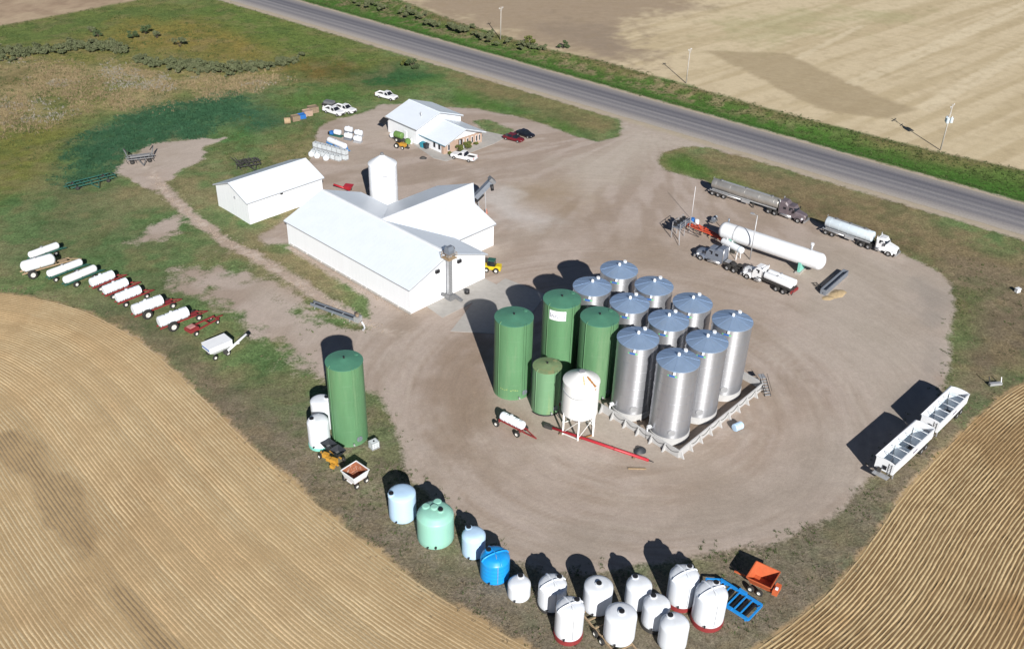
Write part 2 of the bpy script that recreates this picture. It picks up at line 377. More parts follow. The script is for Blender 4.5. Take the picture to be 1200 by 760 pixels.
# strip between the stubble and the yard
patch([(120, 355), (200, 385), (280, 450), (340, 510), (420, 580), (520, 650), (600, 690), (700, 770), (760, 800), (640, 800), (560, 735), (440, 650), (330, 560), (200, 430), (120, 375)], (122, 109, 90), 3, .5, .92)
patch([(600, 655), (700, 672), (840, 655), (960, 612), (1040, 560), (1060, 575), (1000, 665), (900, 745), (820, 800), (640, 800), (590, 720)], (118, 109, 96), 4, .8, .96)
patch([(900, 655), (960, 622), (1010, 590), (1020, 600), (985, 640), (940, 665)], (84, 102, 62), 3, 2.2, .6)
patch([(640, 690), (700, 700), (850, 690), (900, 720), (800, 760), (650, 745)], (92, 102, 72), 4, 2, .45)
patch([(100, 225), (220, 300), (260, 330), (220, 400), (150, 360), (60, 330), (0, 300), (0, 230)], (74, 106, 66), 10, 1.5, .6)
patch([(432, 466), (452, 484), (462, 520), (468, 560), (440, 560), (425, 520)], (84, 108, 52), 2, .6, .7)
patch([(300, 395), (345, 420), (372, 450), (360, 500), (320, 480), (270, 430)], (72, 108, 62), 5, .9, .7)
frontk = smooth(125, 100, gy)
c = mixc(c, smooth(.5, .68, fbm(gx, gy, .22, 55, 4))*.38, s2l((136, 122, 90)))
c = mixc(c, smooth(.52, .7, fbm(gx, gy, .3, 58, 3))*.3, s2l((64, 90, 52)))
c = mixc(c, frontk*(.35+smooth(.4, .6, N3)*.45), s2l((130, 119, 104)))
patch([(72, 208), (80, 172), (140, 136), (200, 122), (284, 110), (310, 114), (335, 132), (330, 146), (295, 150), (262, 150), (235, 160), (200, 162), (150, 178), (128, 204), (95, 214)], (58, 98, 72), 7, 1.7, .95)
# far ditch
dd = acr-R_FAR
wv = smooth(.5, 3, dd+wob*.3)*smooth(-1.5, 1.5, -ff+wob*.15)
c = mixc(c, wv, s2l((74, 110, 48)))
c = mixc(c, wv*smooth(6, 14, dd+wob*1.4)*.7, s2l((90, 104, 58)))
c = mixc(c, wv*smooth(-70, -120, alo+wob*3)*smooth(5, 10, dd)*smooth(.4, .6, N3)*.75, s2l((146, 130, 104)))
c = mixc(c, wv*smooth(-6, -1, ff+wob)*smooth(.35, .6, N2)*.6, s2l((120, 106, 76)))
# ---- far harvested field and top-left field
fc = np.tile(s2l((200, 184, 154)), (len(gx), 1))
FA = math.radians(42)
fx2 = gx*math.cos(FA)+gy*math.sin(FA); fy2 = -gx*math.sin(FA)+gy*math.cos(FA)
sw = fbm(fx2*.06, fy2, .35, 41, 3)
fc = mixc(fc, smooth(.38, .66, sw)*.55, s2l((174, 157, 124)))
fc = mixc(fc, smooth(.55, .72, fbm(fx2*.1, fy2, .16, 47, 3))*.5, s2l((205, 190, 160)))
def fpatch(pts, col, soft, amp, k):
    global fc
    fc = mixc(fc, smooth(-soft, soft, sdist(wpoly(pts), gx, gy)+wob*amp*2)*k, s2l(col))
fpatch([(440, -60), (470, 5), (600, 48), (700, 70), (755, 66), (735, 40), (760, 20), (830, 8), (820, -60)], (158, 141, 121), 9, 2.4, .95)
fpatch([(660, 20), (730, 40), (740, 62), (700, 58), (640, 30)], (142, 128, 113), 10, 3, .7)
fpatch([(830, 60), (920, 62), (960, 80), (1020, 108), (1070, 128), (1040, 140), (960, 128), (900, 98)], (166, 150, 122), 1.2, .35, .85)
fpatch([(860, 20), (1000, 12), (1060, 20), (960, 30), (880, 48)], (168, 164, 124), 14, 4, .55)
for q0, q1 in (((995, 97), (1260, -24)), ((1003, 100), (1262, -18)), ((1079, 126), (1260, 20)), ((1088, 129), (1262, 27)), ((935, 68), (1010, 30))):
    fc = mixc(fc, smooth(1.7, .5, pline([q0, q1], gx, gy)+(N3-.5)*1.5)*.5, s2l((214, 200, 172)))
fc = mixc(fc, smooth(.5, .7, N3)*.18, s2l((150, 132, 104)))
c = mixc(c, smooth(-.7, .9, ff+wob*.3), 0) + fc*smooth(-.7, .9, ff+wob*.3)[:, None]
tl = np.tile(s2l((166, 146, 124)), (len(gx), 1)); tl = mixc(tl, smooth(.4, .7, N3)*.5, s2l((138, 118, 100))); tl = mixc(tl, smooth(.45, .65, N2)*.4, s2l((186, 168, 142)))
c = mixc(c, smooth(-1.5, 1.5, ftl+wob*.4), 0) + tl*smooth(-1.5, 1.5, ftl+wob*.4)[:, None]
# ---- stubble soil
st = np.tile(s2l((172, 147, 110)), (len(gx), 1))
st = mixc(st, smooth(.4, .7, N2)*.45, s2l((156, 130, 95)))
st = mixc(st, smooth(.45, .7, N1)*.4, s2l((186, 162, 124)))
st = mixc(st, smooth(26, 40, fl+wob)*smooth(60, 46, fl+wob*1.5)*smooth(.4, .62, fbm(gx, gy, .08, 77))*.55, s2l((100, 80, 58)))
stw = np.maximum(smooth(-.5, .4, fl+(N3-.5)*2.0), smooth(-.4, .3, fr+(N3-.5)*1.2))
st = mixc(st, smooth(0, 1, fr)*.7, s2l((104, 79, 52)))
c = mixc(c, stw, 0)+st*stw[:, None]
# ---- bare ground colours
b = np.tile(s2l((174, 160, 150)), (len(gx), 1))
cx0, cy0 = G(745, 470)[:2]
rr = np.hypot(gx-cx0, gy-cy0); th = np.arctan2(gy-cy0, gx-cx0)
trk = fbm(rr*.42+N2*1.2, th*2.6, 1.0, 61, 5)*.6+fbm(rr*1.5+N2, th*2.2, 1.0, 63, 3)*.4; trk2 = fbm(rr*2.4, th*3+N2, 1.0, 67, 3)
far_w = smooth(30, 60, rr)
ex0, ey0 = G(760, 150)[:2]
re = np.hypot(gx-ex0, gy-ey0); te = np.arctan2(gy-ey0, gx-ex0)
trk3 = fbm(re*.10, te*16, 1.0, 71, 3)
tr = trk*(1-far_w)+trk3*far_w
b = mixc(b, smooth(.42, .64, tr)*.62, s2l((150, 134, 120)))
b = mixc(b, smooth(.5, .72, trk2)*.35*(1-far_w), s2l((184, 172, 160)))
b = mixc(b, smooth(.5, .75, N2)*.4, s2l((150, 136, 122)))
b = mixc(b, smooth(.5, .72, N1)*.45, s2l((178, 167, 156)))
def bpatch(pts, col, soft=4, amp=1.0, k=.7):
    global b
    b = mixc(b, smooth(-soft, soft, sdist(wpoly(pts), gx, gy)+wob*amp*1.6)*k, s2l(col))
bpatch([(560, 380), (600, 470), (570, 500), (540, 520), (500, 470), (520, 420)], (140, 121, 104), 7, 1.4, .65)
bpatch([(610, 215), (680, 210), (700, 235), (650, 245), (605, 238)], (150, 131, 106), 7, 1.4, .7)
bpatch([(690, 265), (760, 270), (850, 330), (900, 400), (840, 400), (790, 330), (700, 300)], (150, 134, 118), 8, 1.6, .6)
bpatch([(565, 225), (590, 222), (640, 258), (600, 262), (575, 250)], (196, 190, 186), 4, 1.2, .7)
bpatch([(590, 470), (640, 485), (690, 510), (765, 535), (790, 530), (720, 480), (640, 450), (590, 450)], (172, 162, 152), 3, .5, .8)
bpatch([(560, 530), (650, 560), (760, 580), (860, 545), (920, 470), (950, 480), (900, 560), (780, 610), (650, 600), (560, 570)], (150, 133, 118), 6, 1.2, .5)
bpatch([(640, 610), (800, 600), (940, 540), (1010, 480), (1040, 500), (960, 580), (820, 640), (680, 645)], (156, 146, 136), 6, 1.2, .5)
bpatch([(900, 300), (1000, 290), (1090, 330), (1100, 420), (1060, 480), (1010, 420), (960, 340)], (170, 160, 148), 8, 1, .6)
bpatch([(720, 140), (850, 172), (770, 176), (740, 200), (690, 230), (660, 190), (720, 165)], (182, 172, 160), 7, .8, .7)
bpatch([(180, 205), (240, 262), (300, 298), (380, 352), (440, 385), (360, 352), (280, 300), (190, 230)], (168, 150, 136), 3, .6, .8)
bpatch([(1075, 330), (1098, 350), (1104, 420), (1080, 470), (1050, 490), (1085, 430), (1088, 380)], (150, 142, 134), 3, 1, .7)
CONT = [(716, 468), (784, 524), (888, 452), (858, 432), (800, 400), (680, 410)]
bpatch(CONT, (120, 104, 88), 1.5, .3, .7)
# ---- bare / vegetated mask (signed metres)
mask = np.where(sisl > -2, np.minimum(sy, -sisl), sy)
mask = mask + (N2-.5)*2.2
pth = pline([(172, 196), (195, 225), (222, 250), (262, 281), (300, 301), (340, 326), (380, 351), (420, 374), (470, 392)], gx, gy)
mask = np.maximum(mask, 1.25-pth+(N3-.5)*1.6)
lot = sdist(wpoly([(134, 202), (150, 182), (178, 168), (215, 164), (262, 162), (240, 174), (238, 186), (206, 204), (192, 216), (186, 228), (160, 214)]), gx, gy)
mask = np.maximum(mask, lot+(N3-.5)*3)
bare = sdist(wpoly([(205, 316), (255, 306), (312, 330), (365, 362), (432, 384), (420, 440), (372, 448), (330, 424), (292, 398), (262, 362), (225, 342)]), gx, gy)
mask = np.maximum(mask, bare*.35-.2+(N2-.5)*3.2+(N3-.5)*2.5)
bare2 = sdist(wpoly([(152, 284), (180, 262), (205, 252), (216, 256), (200, 275), (170, 288)]), gx, gy)
mask = np.maximum(mask, bare2*.4-.1+(N3-.5)*2.5)
mask = np.maximum(mask, np.minimum(pline([(340, 289), (400, 325), (481, 371)], gx, gy)*-1+.7, 1)+(N3-.5)*.8)
sh_n = np.minimum(acr-R_NEAR+2.2, R_FAR+1.3-acr)                              # gravel shoulders of the road
mask = np.maximum(mask, sh_n+(N3-.5)*1.2)
b = mixc(b, smooth(-.5, .8, sh_n), s2l((172, 160, 142)))
rock = smooth(1.6, .3, pth)*smooth(.5, .62, fbm(gx+N3*6, gy+N2*5, .9, 91, 2)); b = mixc(b, rock*.5, s2l((205, 192, 180)))
fieldw = (stw > .5) | (ff > 0) | (ftl > 0)
mask = np.where(fieldw, 4, mask); b = np.where(fieldw[:, None], c, b)

gz = (N3-.5)*.10 + (N2-.5)*.25*smooth(2, -4, mask)
gz = gz*smooth(0, 3, np.abs(acr-(R_FAR+R_NEAR)/2)-9) - .05 - smooth(0, 2, mask)*0
ditch = smooth(1.5, 6, dd)*smooth(-1, -6, ff)*-.9
gz = gz + np.where(dd > 0, ditch, 0)
flat = smooth(-1, 1.5, mask); gz = gz*(1-flat) + (-.02+(N4-.5)*.03)*flat
gz = np.where(stw > .5, (N3-.5)*.06-.02, gz)

# ground material: vegetation / bare colours are mesh attributes, edges and grain come from noise
def ground_material():
    m = bpy.data.materials.new('ground'); m.use_nodes = True; n = m.node_tree; L = n.links; bs = n.nodes['Principled BSDF']
    bs.inputs['Roughness'].default_value = .95; bs.inputs['Specular IOR Level'].default_value = .08
    def N(t, **k):
        x = n.nodes.new(t)
        for a, v in k.items(): setattr(x, a, v)
        return x
    geo = N('ShaderNodeNewGeometry')
    def noise(sc, det=4, rough=.6):
        x = N('ShaderNodeTexNoise'); x.inputs['Scale'].default_value = sc; x.inputs['Detail'].default_value = det; x.inputs['Roughness'].default_value = rough
        L.new(geo.outputs['Position'], x.inputs['Vector']); return x.outputs[0]
    def math_(op, a, b):
        x = N('ShaderNodeMath', operation=op)
        for i, q in enumerate((a, b)):
            if isinstance(q, (int, float)): x.inputs[i].default_value = q
            else: L.new(q, x.inputs[i])
        return x.outputs[0]
    def rng_(v, a, b_, c_, d):
        x = N('ShaderNodeMapRange'); L.new(v, x.inputs[0])
        for i, q in enumerate((a, b_, c_, d)): x.inputs[i+1].default_value = q
        return x.outputs[0]
    def attr(nm): x = N('ShaderNodeAttribute'); x.attribute_name = nm; return x
    n_a, n_b, n_f, n_g = noise(.55, 5, .7), noise(2.6, 4, .7), noise(7, 3, .75), noise(.18, 4)
    mk = math_('ADD', attr('mask').outputs['Fac'], math_('ADD', rng_(n_a, 0, 1, -1.3, 1.3), rng_(n_b, 0, 1, -.9, .9)))
    f = rng_(mk, -.45, .45, 0, 1)
    va = math_('MULTIPLY', rng_(n_b, .3, .7, .6, 1.4), math_('MULTIPLY', rng_(n_f, .25, .75, .7, 1.3), rng_(n_a, .28, .72, .72, 1.28)))
    vb = math_('MULTIPLY', rng_(n_b, .25, .75, .91, 1.08), math_('MULTIPLY', rng_(n_f, .25, .75, .9, 1.1), rng_(n_a, .25, .75, .92, 1.08)))
    cv = N('ShaderNodeVectorMath', operation='SUBTRACT'); L.new(geo.outputs['Position'], cv.inputs[0]); cv.inputs[1].default_value = (float(cx0), float(cy0), 0)
    sx = N('ShaderNodeSeparateXYZ'); L.new(cv.outputs[0], sx.inputs[0])
    ln = math_('SQRT', math_('ADD', math_('MULTIPLY', sx.outputs[0], sx.outputs[0]), math_('MULTIPLY', sx.outputs[1], sx.outputs[1])), 0)
    an = math_('ARCTAN2', sx.outputs[1], sx.outputs[0])
    cb = N('ShaderNodeCombineXYZ'); L.new(math_('ADD', math_('MULTIPLY', ln, 1.7), math_('MULTIPLY', n_g, 5)), cb.inputs[0]); L.new(math_('MULTIPLY', an, 2.3), cb.inputs[1])
    ar = N('ShaderNodeTexNoise'); ar.inputs['Scale'].default_value = 1; ar.inputs['Detail'].default_value = 4; ar.inputs['Roughness'].default_value = .7; L.new(cb.outputs[0], ar.inputs['Vector'])
    vb = math_('MULTIPLY', vb, rng_(ar.outputs[0], .3, .7, .94, 1.06))
    def scl(colr, v): x = N('ShaderNodeVectorMath', operation='SCALE'); L.new(colr, x.inputs[0]); L.new(v, x.inputs['Scale']); return x.outputs[0]
    mx = N('ShaderNodeMix', data_type='RGBA'); L.new(f, mx.inputs[0]); L.new(scl(attr('veg').outputs['Color'], va), mx.inputs[6]); L.new(scl(attr('bare').outputs['Color'], vb), mx.inputs[7])
    L.new(mx.outputs[2], bs.inputs['Base Color'])
    bp = N('ShaderNodeBump'); bp.inputs['Distance'].default_value = .12
    L.new(rng_(f, 0, 1, .9, .3), bp.inputs['Strength']); L.new(math_('ADD', n_f, n_b), bp.inputs['Height']); L.new(bp.outputs[0], bs.inputs['Normal'])
    return m
GM = ground_material(); MATS['ground'] = GM
cls = np.zeros(len(gx), int)
cls[mask > 0] = 1; cls[(mask > 0) & (sy < -1.5)] = 5; cls[(mask > 0) & (sh_n > -.5) & (sy < 1)] = 6; cls[fieldw & (mask > 3)] = 2
cls[fl > 0] = 2; cls[fr > 0] = 3; cls[ff > 0] = 4; cls[ftl > 0] = 7
quad_i = (np.arange(NY-1)[:, None]*NX + np.arange(NX-1)[None, :]).ravel()
quads = np.stack([quad_i, quad_i+1, quad_i+NX+1, quad_i+NX], 1)
qc = cls[quad_i]
SMALL = {0: 'grass_ground', 1: 'gravel_yard', 2: 'stubble_field', 3: 'stubble_field', 4: 'harvested_field', 5: 'dirt_path', 6: 'road_shoulder', 7: 'harvested_field'}
for k, nm in SMALL.items():
    q = quads[qc == k]
    if not len(q): continue
    used, inv = np.unique(q.ravel(), return_inverse=True)
    me = bpy.data.meshes.new(nm); nv, nf = len(used), len(q)
    me.vertices.add(nv); me.vertices.foreach_set('co', np.stack([gx[used], gy[used], gz[used]], 1).astype(np.float32).ravel())
    me.loops.add(nf*4); me.loops.foreach_set('vertex_index', inv.astype(np.int32))
    me.polygons.add(nf); me.polygons.foreach_set('loop_start', np.arange(nf, dtype=np.int32)*4)
    me.polygons.foreach_set('use_smooth', np.ones(nf, bool))
    me.update(calc_edges=True)
    for an, arr in (('veg', c), ('bare', b)):
        a = me.attributes.new(an, 'FLOAT_COLOR', 'POINT'); a.data.foreach_set('color', np.concatenate([np.clip(arr[used], 0, 1), np.ones((nv, 1))], 1).astype(np.float32).ravel())
    a = me.attributes.new('mask', 'FLOAT', 'POINT'); a.data.foreach_set('value', mask[used].astype(np.float32))
    me.materials.append(GM)
    o = bpy.data.objects.new(nm, me); COL.objects.link(o); o['kind'] = 'structure'
# everything beyond, out to the horizon
mat('far_land', (.33, .28, .18), .95, 0, .25, .01, .6, (.10, .16, .05))
x0, x1, y0, y1, E_ = XS[0], XS[-1], YS[0], YS[-1], 4500
mb = MB()
for a, b_, c_, d in ((-E_, x0, -E_, E_), (x1, E_, -E_, E_), (x0, x1, -E_, y0), (x0, x1, y1, E_)):
    mb.quad((a, c_, -.05), (b_, c_, -.05), (b_, d, -.05), (a, d, -.05))
o = mb.build('far_land', 'far_land'); o['kind'] = 'structure'

# ---- road: a slightly cambered asphalt strip
def road_material():
    m = bpy.data.materials.new('asphalt'); m.use_nodes = True; n = m.node_tree; L = n.links; bs = n.nodes['Principled BSDF']
    bs.inputs['Roughness'].default_value = .85; bs.inputs['Specular IOR Level'].default_value = .25
    tc = n.nodes.new('ShaderNodeTexCoord'); sx = n.nodes.new('ShaderNodeSeparateXYZ'); L.new(tc.outputs['Object'], sx.inputs[0])
    mp = n.nodes.new('ShaderNodeMapping'); mp.inputs['Scale'].default_value = (.025, 1.6, 1); L.new(tc.outputs['Object'], mp.inputs[0])
    n1 = n.nodes.new('ShaderNodeTexNoise'); n1.inputs['Scale'].default_value = 1.0; n1.inputs['Detail'].default_value = 6; L.new(mp.outputs[0], n1.inputs['Vector'])
    n2 = n.nodes.new('ShaderNodeTexNoise'); n2.inputs['Scale'].default_value = 3; n2.inputs['Detail'].default_value = 5; L.new(tc.outputs['Object'], n2.inputs['Vector'])
    ad = n.nodes.new('ShaderNodeMath'); ad.operation = 'MULTIPLY_ADD'; L.new(n1.outputs[0], ad.inputs[0]); ad.inputs[1].default_value = 1.4; L.new(sx.outputs[1], ad.inputs[2])
    mr = n.nodes.new('ShaderNodeMapRange'); L.new(ad.outputs[0], mr.inputs[0]); mr.inputs[1].default_value = -6.7; mr.inputs[2].default_value = 8.1
    cr = n.nodes.new('ShaderNodeValToRGB'); L.new(mr.outputs[0], cr.inputs[0])
    e = cr.color_ramp.elements; e[0].position = 0; e[0].color = (*s2l((168, 160, 150)), 1); e[1].position = 1; e[1].color = (*s2l((150, 144, 138)), 1)
    for p, q in ((.10, (156, 150, 146)), (.20, (136, 132, 132)), (.27, (120, 118, 122)), (.34, (140, 137, 138)), (.44, (116, 115, 120)), (.51, (138, 135, 137)), (.58, (104, 104, 110)), (.66, (120, 118, 123)), (.75, (98, 98, 105)), (.84, (126, 123, 126)), (.92, (140, 135, 132))):
        x = e.new(p); x.color = (*s2l(q), 1)
    r2 = n.nodes.new('ShaderNodeMapRange'); L.new(n2.outputs[0], r2.inputs[0]); r2.inputs[1].default_value = .3; r2.inputs[2].default_value = .7; r2.inputs[3].default_value = .86; r2.inputs[4].default_value = 1.12
    mu = n.nodes.new('ShaderNodeVectorMath'); mu.operation = 'SCALE'; L.new(cr.outputs[0], mu.inputs[0]); L.new(r2.outputs[0], mu.inputs['Scale']); L.new(mu.outputs[0], bs.inputs['Base Color'])
    bp = n.nodes.new('ShaderNodeBump'); bp.inputs['Strength'].default_value = .3; bp.inputs['Distance'].default_value = .02; L.new(n2.outputs[0], bp.inputs['Height']); L.new(bp.outputs[0], bs.inputs['Normal'])
    return m
MATS['asphalt'] = road_material()
mb = MB(); rows = []; hw = (R_FAR-R_NEAR)/2; rr_ = random.Random(3)
for i in range(-330, 331):
    x = i*1.5; w0, w1 = -hw+rr_.uniform(-.18, .18), hw+rr_.uniform(-.15, .15)
    rows.append([(x, w0, .004), (x, -hw+1.4, .05), (x, 0, .09), (x, hw-1.0, .05), (x, w1, .004)])
for a, d in zip(rows[:-1], rows[1:]):
    mb.add(a+d, [[k, 5+k, 6+k, k+1] for k in range(4)], True)
road = mb.build('road', 'asphalt'); road['kind'] = 'structure'
mid = (R_FAR+R_NEAR)/2; road.location = (RN[0]*mid, RN[1]*mid, .03); road.rotation_euler = (0, 0, RD)

# ---- stubble: every row a ridge of cut straw that follows the edge of the field
def straw_material():
    m = bpy.data.materials.new('straw'); m.use_nodes = True; n = m.node_tree; L = n.links; bs = n.nodes['Principled BSDF']
    bs.inputs['Roughness'].default_value = .95; bs.inputs['Specular IOR Level'].default_value = .08
    at = n.nodes.new('ShaderNodeAttribute'); at.attribute_name = 'tint'; ge = n.nodes.new('ShaderNodeNewGeometry')
    no = n.nodes.new('ShaderNodeTexNoise'); no.inputs['Scale'].default_value = 3.5; no.inputs['Detail'].default_value = 5; no.inputs['Roughness'].default_value = .75; L.new(ge.outputs['Position'], no.inputs['Vector'])
    mr = n.nodes.new('ShaderNodeMapRange'); L.new(no.outputs[0], mr.inputs[0]); mr.inputs[1].default_value = .3; mr.inputs[2].default_value = .7; mr.inputs[3].default_value = .74; mr.inputs[4].default_value = 1.22
    vm = n.nodes.new('ShaderNodeVectorMath'); vm.operation = 'SCALE'; L.new(at.outputs['Color'], vm.inputs[0]); L.new(mr.outputs[0], vm.inputs['Scale']); L.new(vm.outputs[0], bs.inputs['Base Color'])
    return m
MATS['straw'] = straw_material()
def stubble(name, edge, inward, span, sp, seed, base, brown, keep, hgt, ratio, dark=None):
    NS = 460
    P = np.array(edge); seg = np.hypot(*np.diff(P, axis=0).T); s = np.concatenate([[0], np.cumsum(seg)])
    t = np.linspace(0, s[-1], NS); B = np.stack([np.interp(t, s, P[:, 0]), np.interp(t, s, P[:, 1])], 1)
    for _ in range(300): B[1:-1] = B[1:-1]*.5+(B[:-2]+B[2:])*.25
    T = np.gradient(B, axis=0); T /= np.hypot(T[:, 0], T[:, 1])[:, None]; Nn = np.stack([-T[:, 1], T[:, 0]], 1)*inward
    V, F_, Cc = [], [], []; r = np.random.default_rng(seed); o = 0
    for k in range(int(span/sp)):
        d = .4+k*sp; C_ = B+Nn*d
        dm = np.min(np.hypot(C_[:, None, 0]-B[None, ::4, 0], C_[:, None, 1]-B[None, ::4, 1]), axis=1)
        ok = (dm > d-.35) & (C_[:, 1] > 42) & (np.abs(C_[:, 0]) < keep)
        if ok.sum() < 3: continue
        nz = lambda sc, sd: fbm(np.full(NS, d), t, sc, sd, 3)
        jit = (vnoise(t*.6, np.full(NS, k*7.3), seed)-.5)*.10
        hh = hgt*(.5+nz(.7, seed+1))*(.8+.4*r.random(NS)); ww = sp*ratio*(.8+.4*vnoise(t*1.1, np.full(NS, k*3.7), seed+2))
        c0 = C_+Nn*jit[:, None]; a = c0-Nn*ww[:, None]; e = c0+Nn*ww[:, None]
        v = np.zeros((NS, 3, 3)); v[:, 0, :2] = a; v[:, 1, :2] = c0; v[:, 2, :2] = e; v[:, 0, 2] = v[:, 2, 2] = -.05; v[:, 1, 2] = hh
        band = fbm(np.full(NS, d*.32), t*.02, 1.0, seed+5, 3); spot = fbm(C_[:, 0], C_[:, 1], .11, seed+7, 4)
        rowv = .90+.20*((k*2654435761) % 97)/97
        col = mixc(np.tile(s2l(base), (NS, 1)), np.clip(smooth(.42, .66, spot)*.6+smooth(.5, .7, band)*.45, 0, .85), s2l(brown))*(.68+.68*band)[:, None]*rowv
        if dark is not None:
            dk = smooth(2.6, .6, pline(dark, C_[:, 0], C_[:, 1])+(spot-.5)*9); col = mixc(col, dk*.6, s2l((98, 78, 58)))
        V.append(v.reshape(-1, 3)); Cc.append(np.repeat(col, 3, 0))
        i = np.arange(NS-1)[ok[:-1] & ok[1:]]*3+o
        F_.append(np.stack([i, i+3, i+4, i+1], 1)); F_.append(np.stack([i+1, i+4, i+5, i+2], 1)); o += NS*3
    V = np.concatenate(V).astype(np.float32); Q = np.concatenate(F_).astype(np.int32); Cc = np.concatenate(Cc)
    me = bpy.data.meshes.new(name); me.vertices.add(len(V)); me.vertices.foreach_set('co', V.ravel()); me.loops.add(Q.size); me.loops.foreach_set('vertex_index', Q.ravel())
    me.polygons.add(len(Q)); me.polygons.foreach_set('loop_start', np.arange(len(Q), dtype=np.int32)*4); me.update(calc_edges=True)
    at = me.attributes.new('tint', 'FLOAT_COLOR', 'POINT'); at.data.foreach_set('color', np.concatenate([np.clip(Cc, 0, 1), np.ones((len(Cc), 1))], 1).astype(np.float32).ravel())
    me.materials.append(M('straw')); ob = bpy.data.objects.new(name, me); COL.objects.link(ob); ob['kind'] = 'stuff'; return ob
o = stubble('stubble_rows', FL, -1, 64, .47, 3, (197, 177, 142), (180, 154, 118), 95, .03, .36, [(12, 515), (60, 578), (105, 640), (140, 692), (185, 750), (240, 800)]); tag(o, 'combed straw rows of the stubble field at lower left', 'stubble')
o = stubble('stubble_rows', FR, 1, 46, .45, 8, (192, 171, 133), (152, 124, 88), 95, .06, .33); tag(o, 'curving straw rows of the stubble field at lower right', 'stubble')

# ================================================================== BUILDINGS
def leafmass(mb, c, r, n, leaf, seed, flat=.0):
    """many small leaf faces spread through an ellipsoid, denser in lumps near its skin"""
    q = random.Random(seed); lumps = []
    for _ in range(max(5, n//60)):
        a, z = q.uniform(0, 6.283), q.uniform(-.4, 1); k = math.sqrt(max(0, 1-z*z)); e = q.uniform(.45, .85)
        lumps.append((k*math.cos(a)*e, k*math.sin(a)*e, z*e, q.uniform(.22, .42)))
    for _ in range(n):
        lx, ly, lz, lr = q.choice(lumps)
        d = Vector((q.gauss(0, 1), q.gauss(0, 1), q.gauss(0, 1))).normalized()*lr*q.uniform(.5, 1)
        p = Vector((c[0]+(lx+d.x)*r[0], c[1]+(ly+d.y)*r[1], max(c[2]-r[2]*.95, c[2]+(lz+d.z)*r[2])))
        u = Vector((q.gauss(0, 1), q.gauss(0, 1), q.gauss(0, 1))).normalized(); w = u.orthogonal().normalized()
        s_ = leaf*q.uniform(.6, 1.3)
        mb.add([p-u*s_, p+w*s_*.6, p+u*s_, p-w*s_*.6], [[0, 1, 2, 3]])
mat('leaf_dark', (.055, .082, .034), .7, 0, .35, 2.0, .5, (.085, .10, .05), spec=.2)
mat('leaf_olive', (.10, .115, .03), .7, 0, .35, 2.0, .5, (.06, .085, .025), spec=.2)
mat('bark', (.09, .07, .05), .9, 0, .3, 8)

BO = np.array([-16.672, 136.056]); BH = -.751
def B2W(a, b_, z=0): return (BO[0]+math.cos(BH)*a-math.sin(BH)*b_, BO[1]+math.sin(BH)*a+math.cos(BH)*b_, z)
LB, WB, HE, HR = 33.73, 17.14, 4.8, 8.02; sl1 = (HR-HE)/(WB/2)
barn = thing('barn', 'big white L-shaped metal barn with pale roof in the middle of the yard', 'barn', (BO[0], BO[1], 0), BH)
mb = MB().prism([(0, -.1), (WB, -.1), (WB, HE), (WB/2, HR), (0, HE)], -LB, 0, 'x'); mb.build('wall', 'white_metal', barn)
WX, YE = -17.06, 26.9; HW2 = 9.8; HE2 = 4.3; sl2 = (HR-HE2)/HW2
mb = MB().prism([(WX-HW2+.3, -.1), (WX+HW2-.3, -.1), (WX+HW2-.3, HE2), (WX, HR-.12), (WX-HW2+.3, HE2)], WB-.2, YE, 'y')
mb.build('wing_wall', 'white_metal', barn)
ov = .35; tz = .06
yn, yb_ = -ov, WB+ov
mb = MB().slab([(-LB-ov, yn, HE-ov*sl1+tz), (ov, yn, HE-ov*sl1+tz), (ov, WB/2, HR+tz), (-LB-ov, WB/2, HR+tz)], .1); r1 = mb.build('roof', 'white_roof', barn)
# back slope, cut where the wing roof runs into it
def zb(y): return HR-(y-WB/2)*sl1+tz
def zn(x): return HR-(x-WX)*sl2+tz
def zk(x): return HR+(x-WX)*sl2+tz
va = (WB/2+ov)*sl1/sl2
mb = MB().slab([(ov, WB/2, HR+tz), (ov, yb_, zb(yb_)), (WX+va, yb_, zb(yb_)), (WX, WB/2, HR+tz)], .1)
mb.slab([(WX, WB/2, HR+tz), (WX-va, yb_, zb(yb_)), (-LB-ov, yb_, zb(yb_)), (-LB-ov, WB/2, HR+tz)], .1); mb.build('roof', 'white_roof', barn)
xe = WX+HW2; xk = WX-HW2-.2
mb = MB().slab([(WX, WB/2, HR+tz), (WX+va, yb_, zb(yb_)), (xe, yb_+.25, zn(xe)), (xe, YE+.3, zn(xe)), (-12.9, YE+.3, zn(-12.9)), (WX, 30.9, HR+tz)], .1); mb.build('wing_roof', 'white_roof_y', barn)
mb = MB().slab([(WX, WB/2, HR+tz), (WX, 30.9, HR+tz), (xk, 30.7, zk(xk)), (xk, yb_+.3, zk(xk)), (WX-va, yb_, zb(yb_))], .1); mb.build('wing_roof', 'white_roof_y', barn)
mb = MB().prism([(WX-HW2+.5, -.1), (WX, -.1), (WX, HR-.25), (WX-HW2+.5, HE2-.1)], YE, 30.4, 'y'); mb.build('hood_wall', 'white_metal', barn)
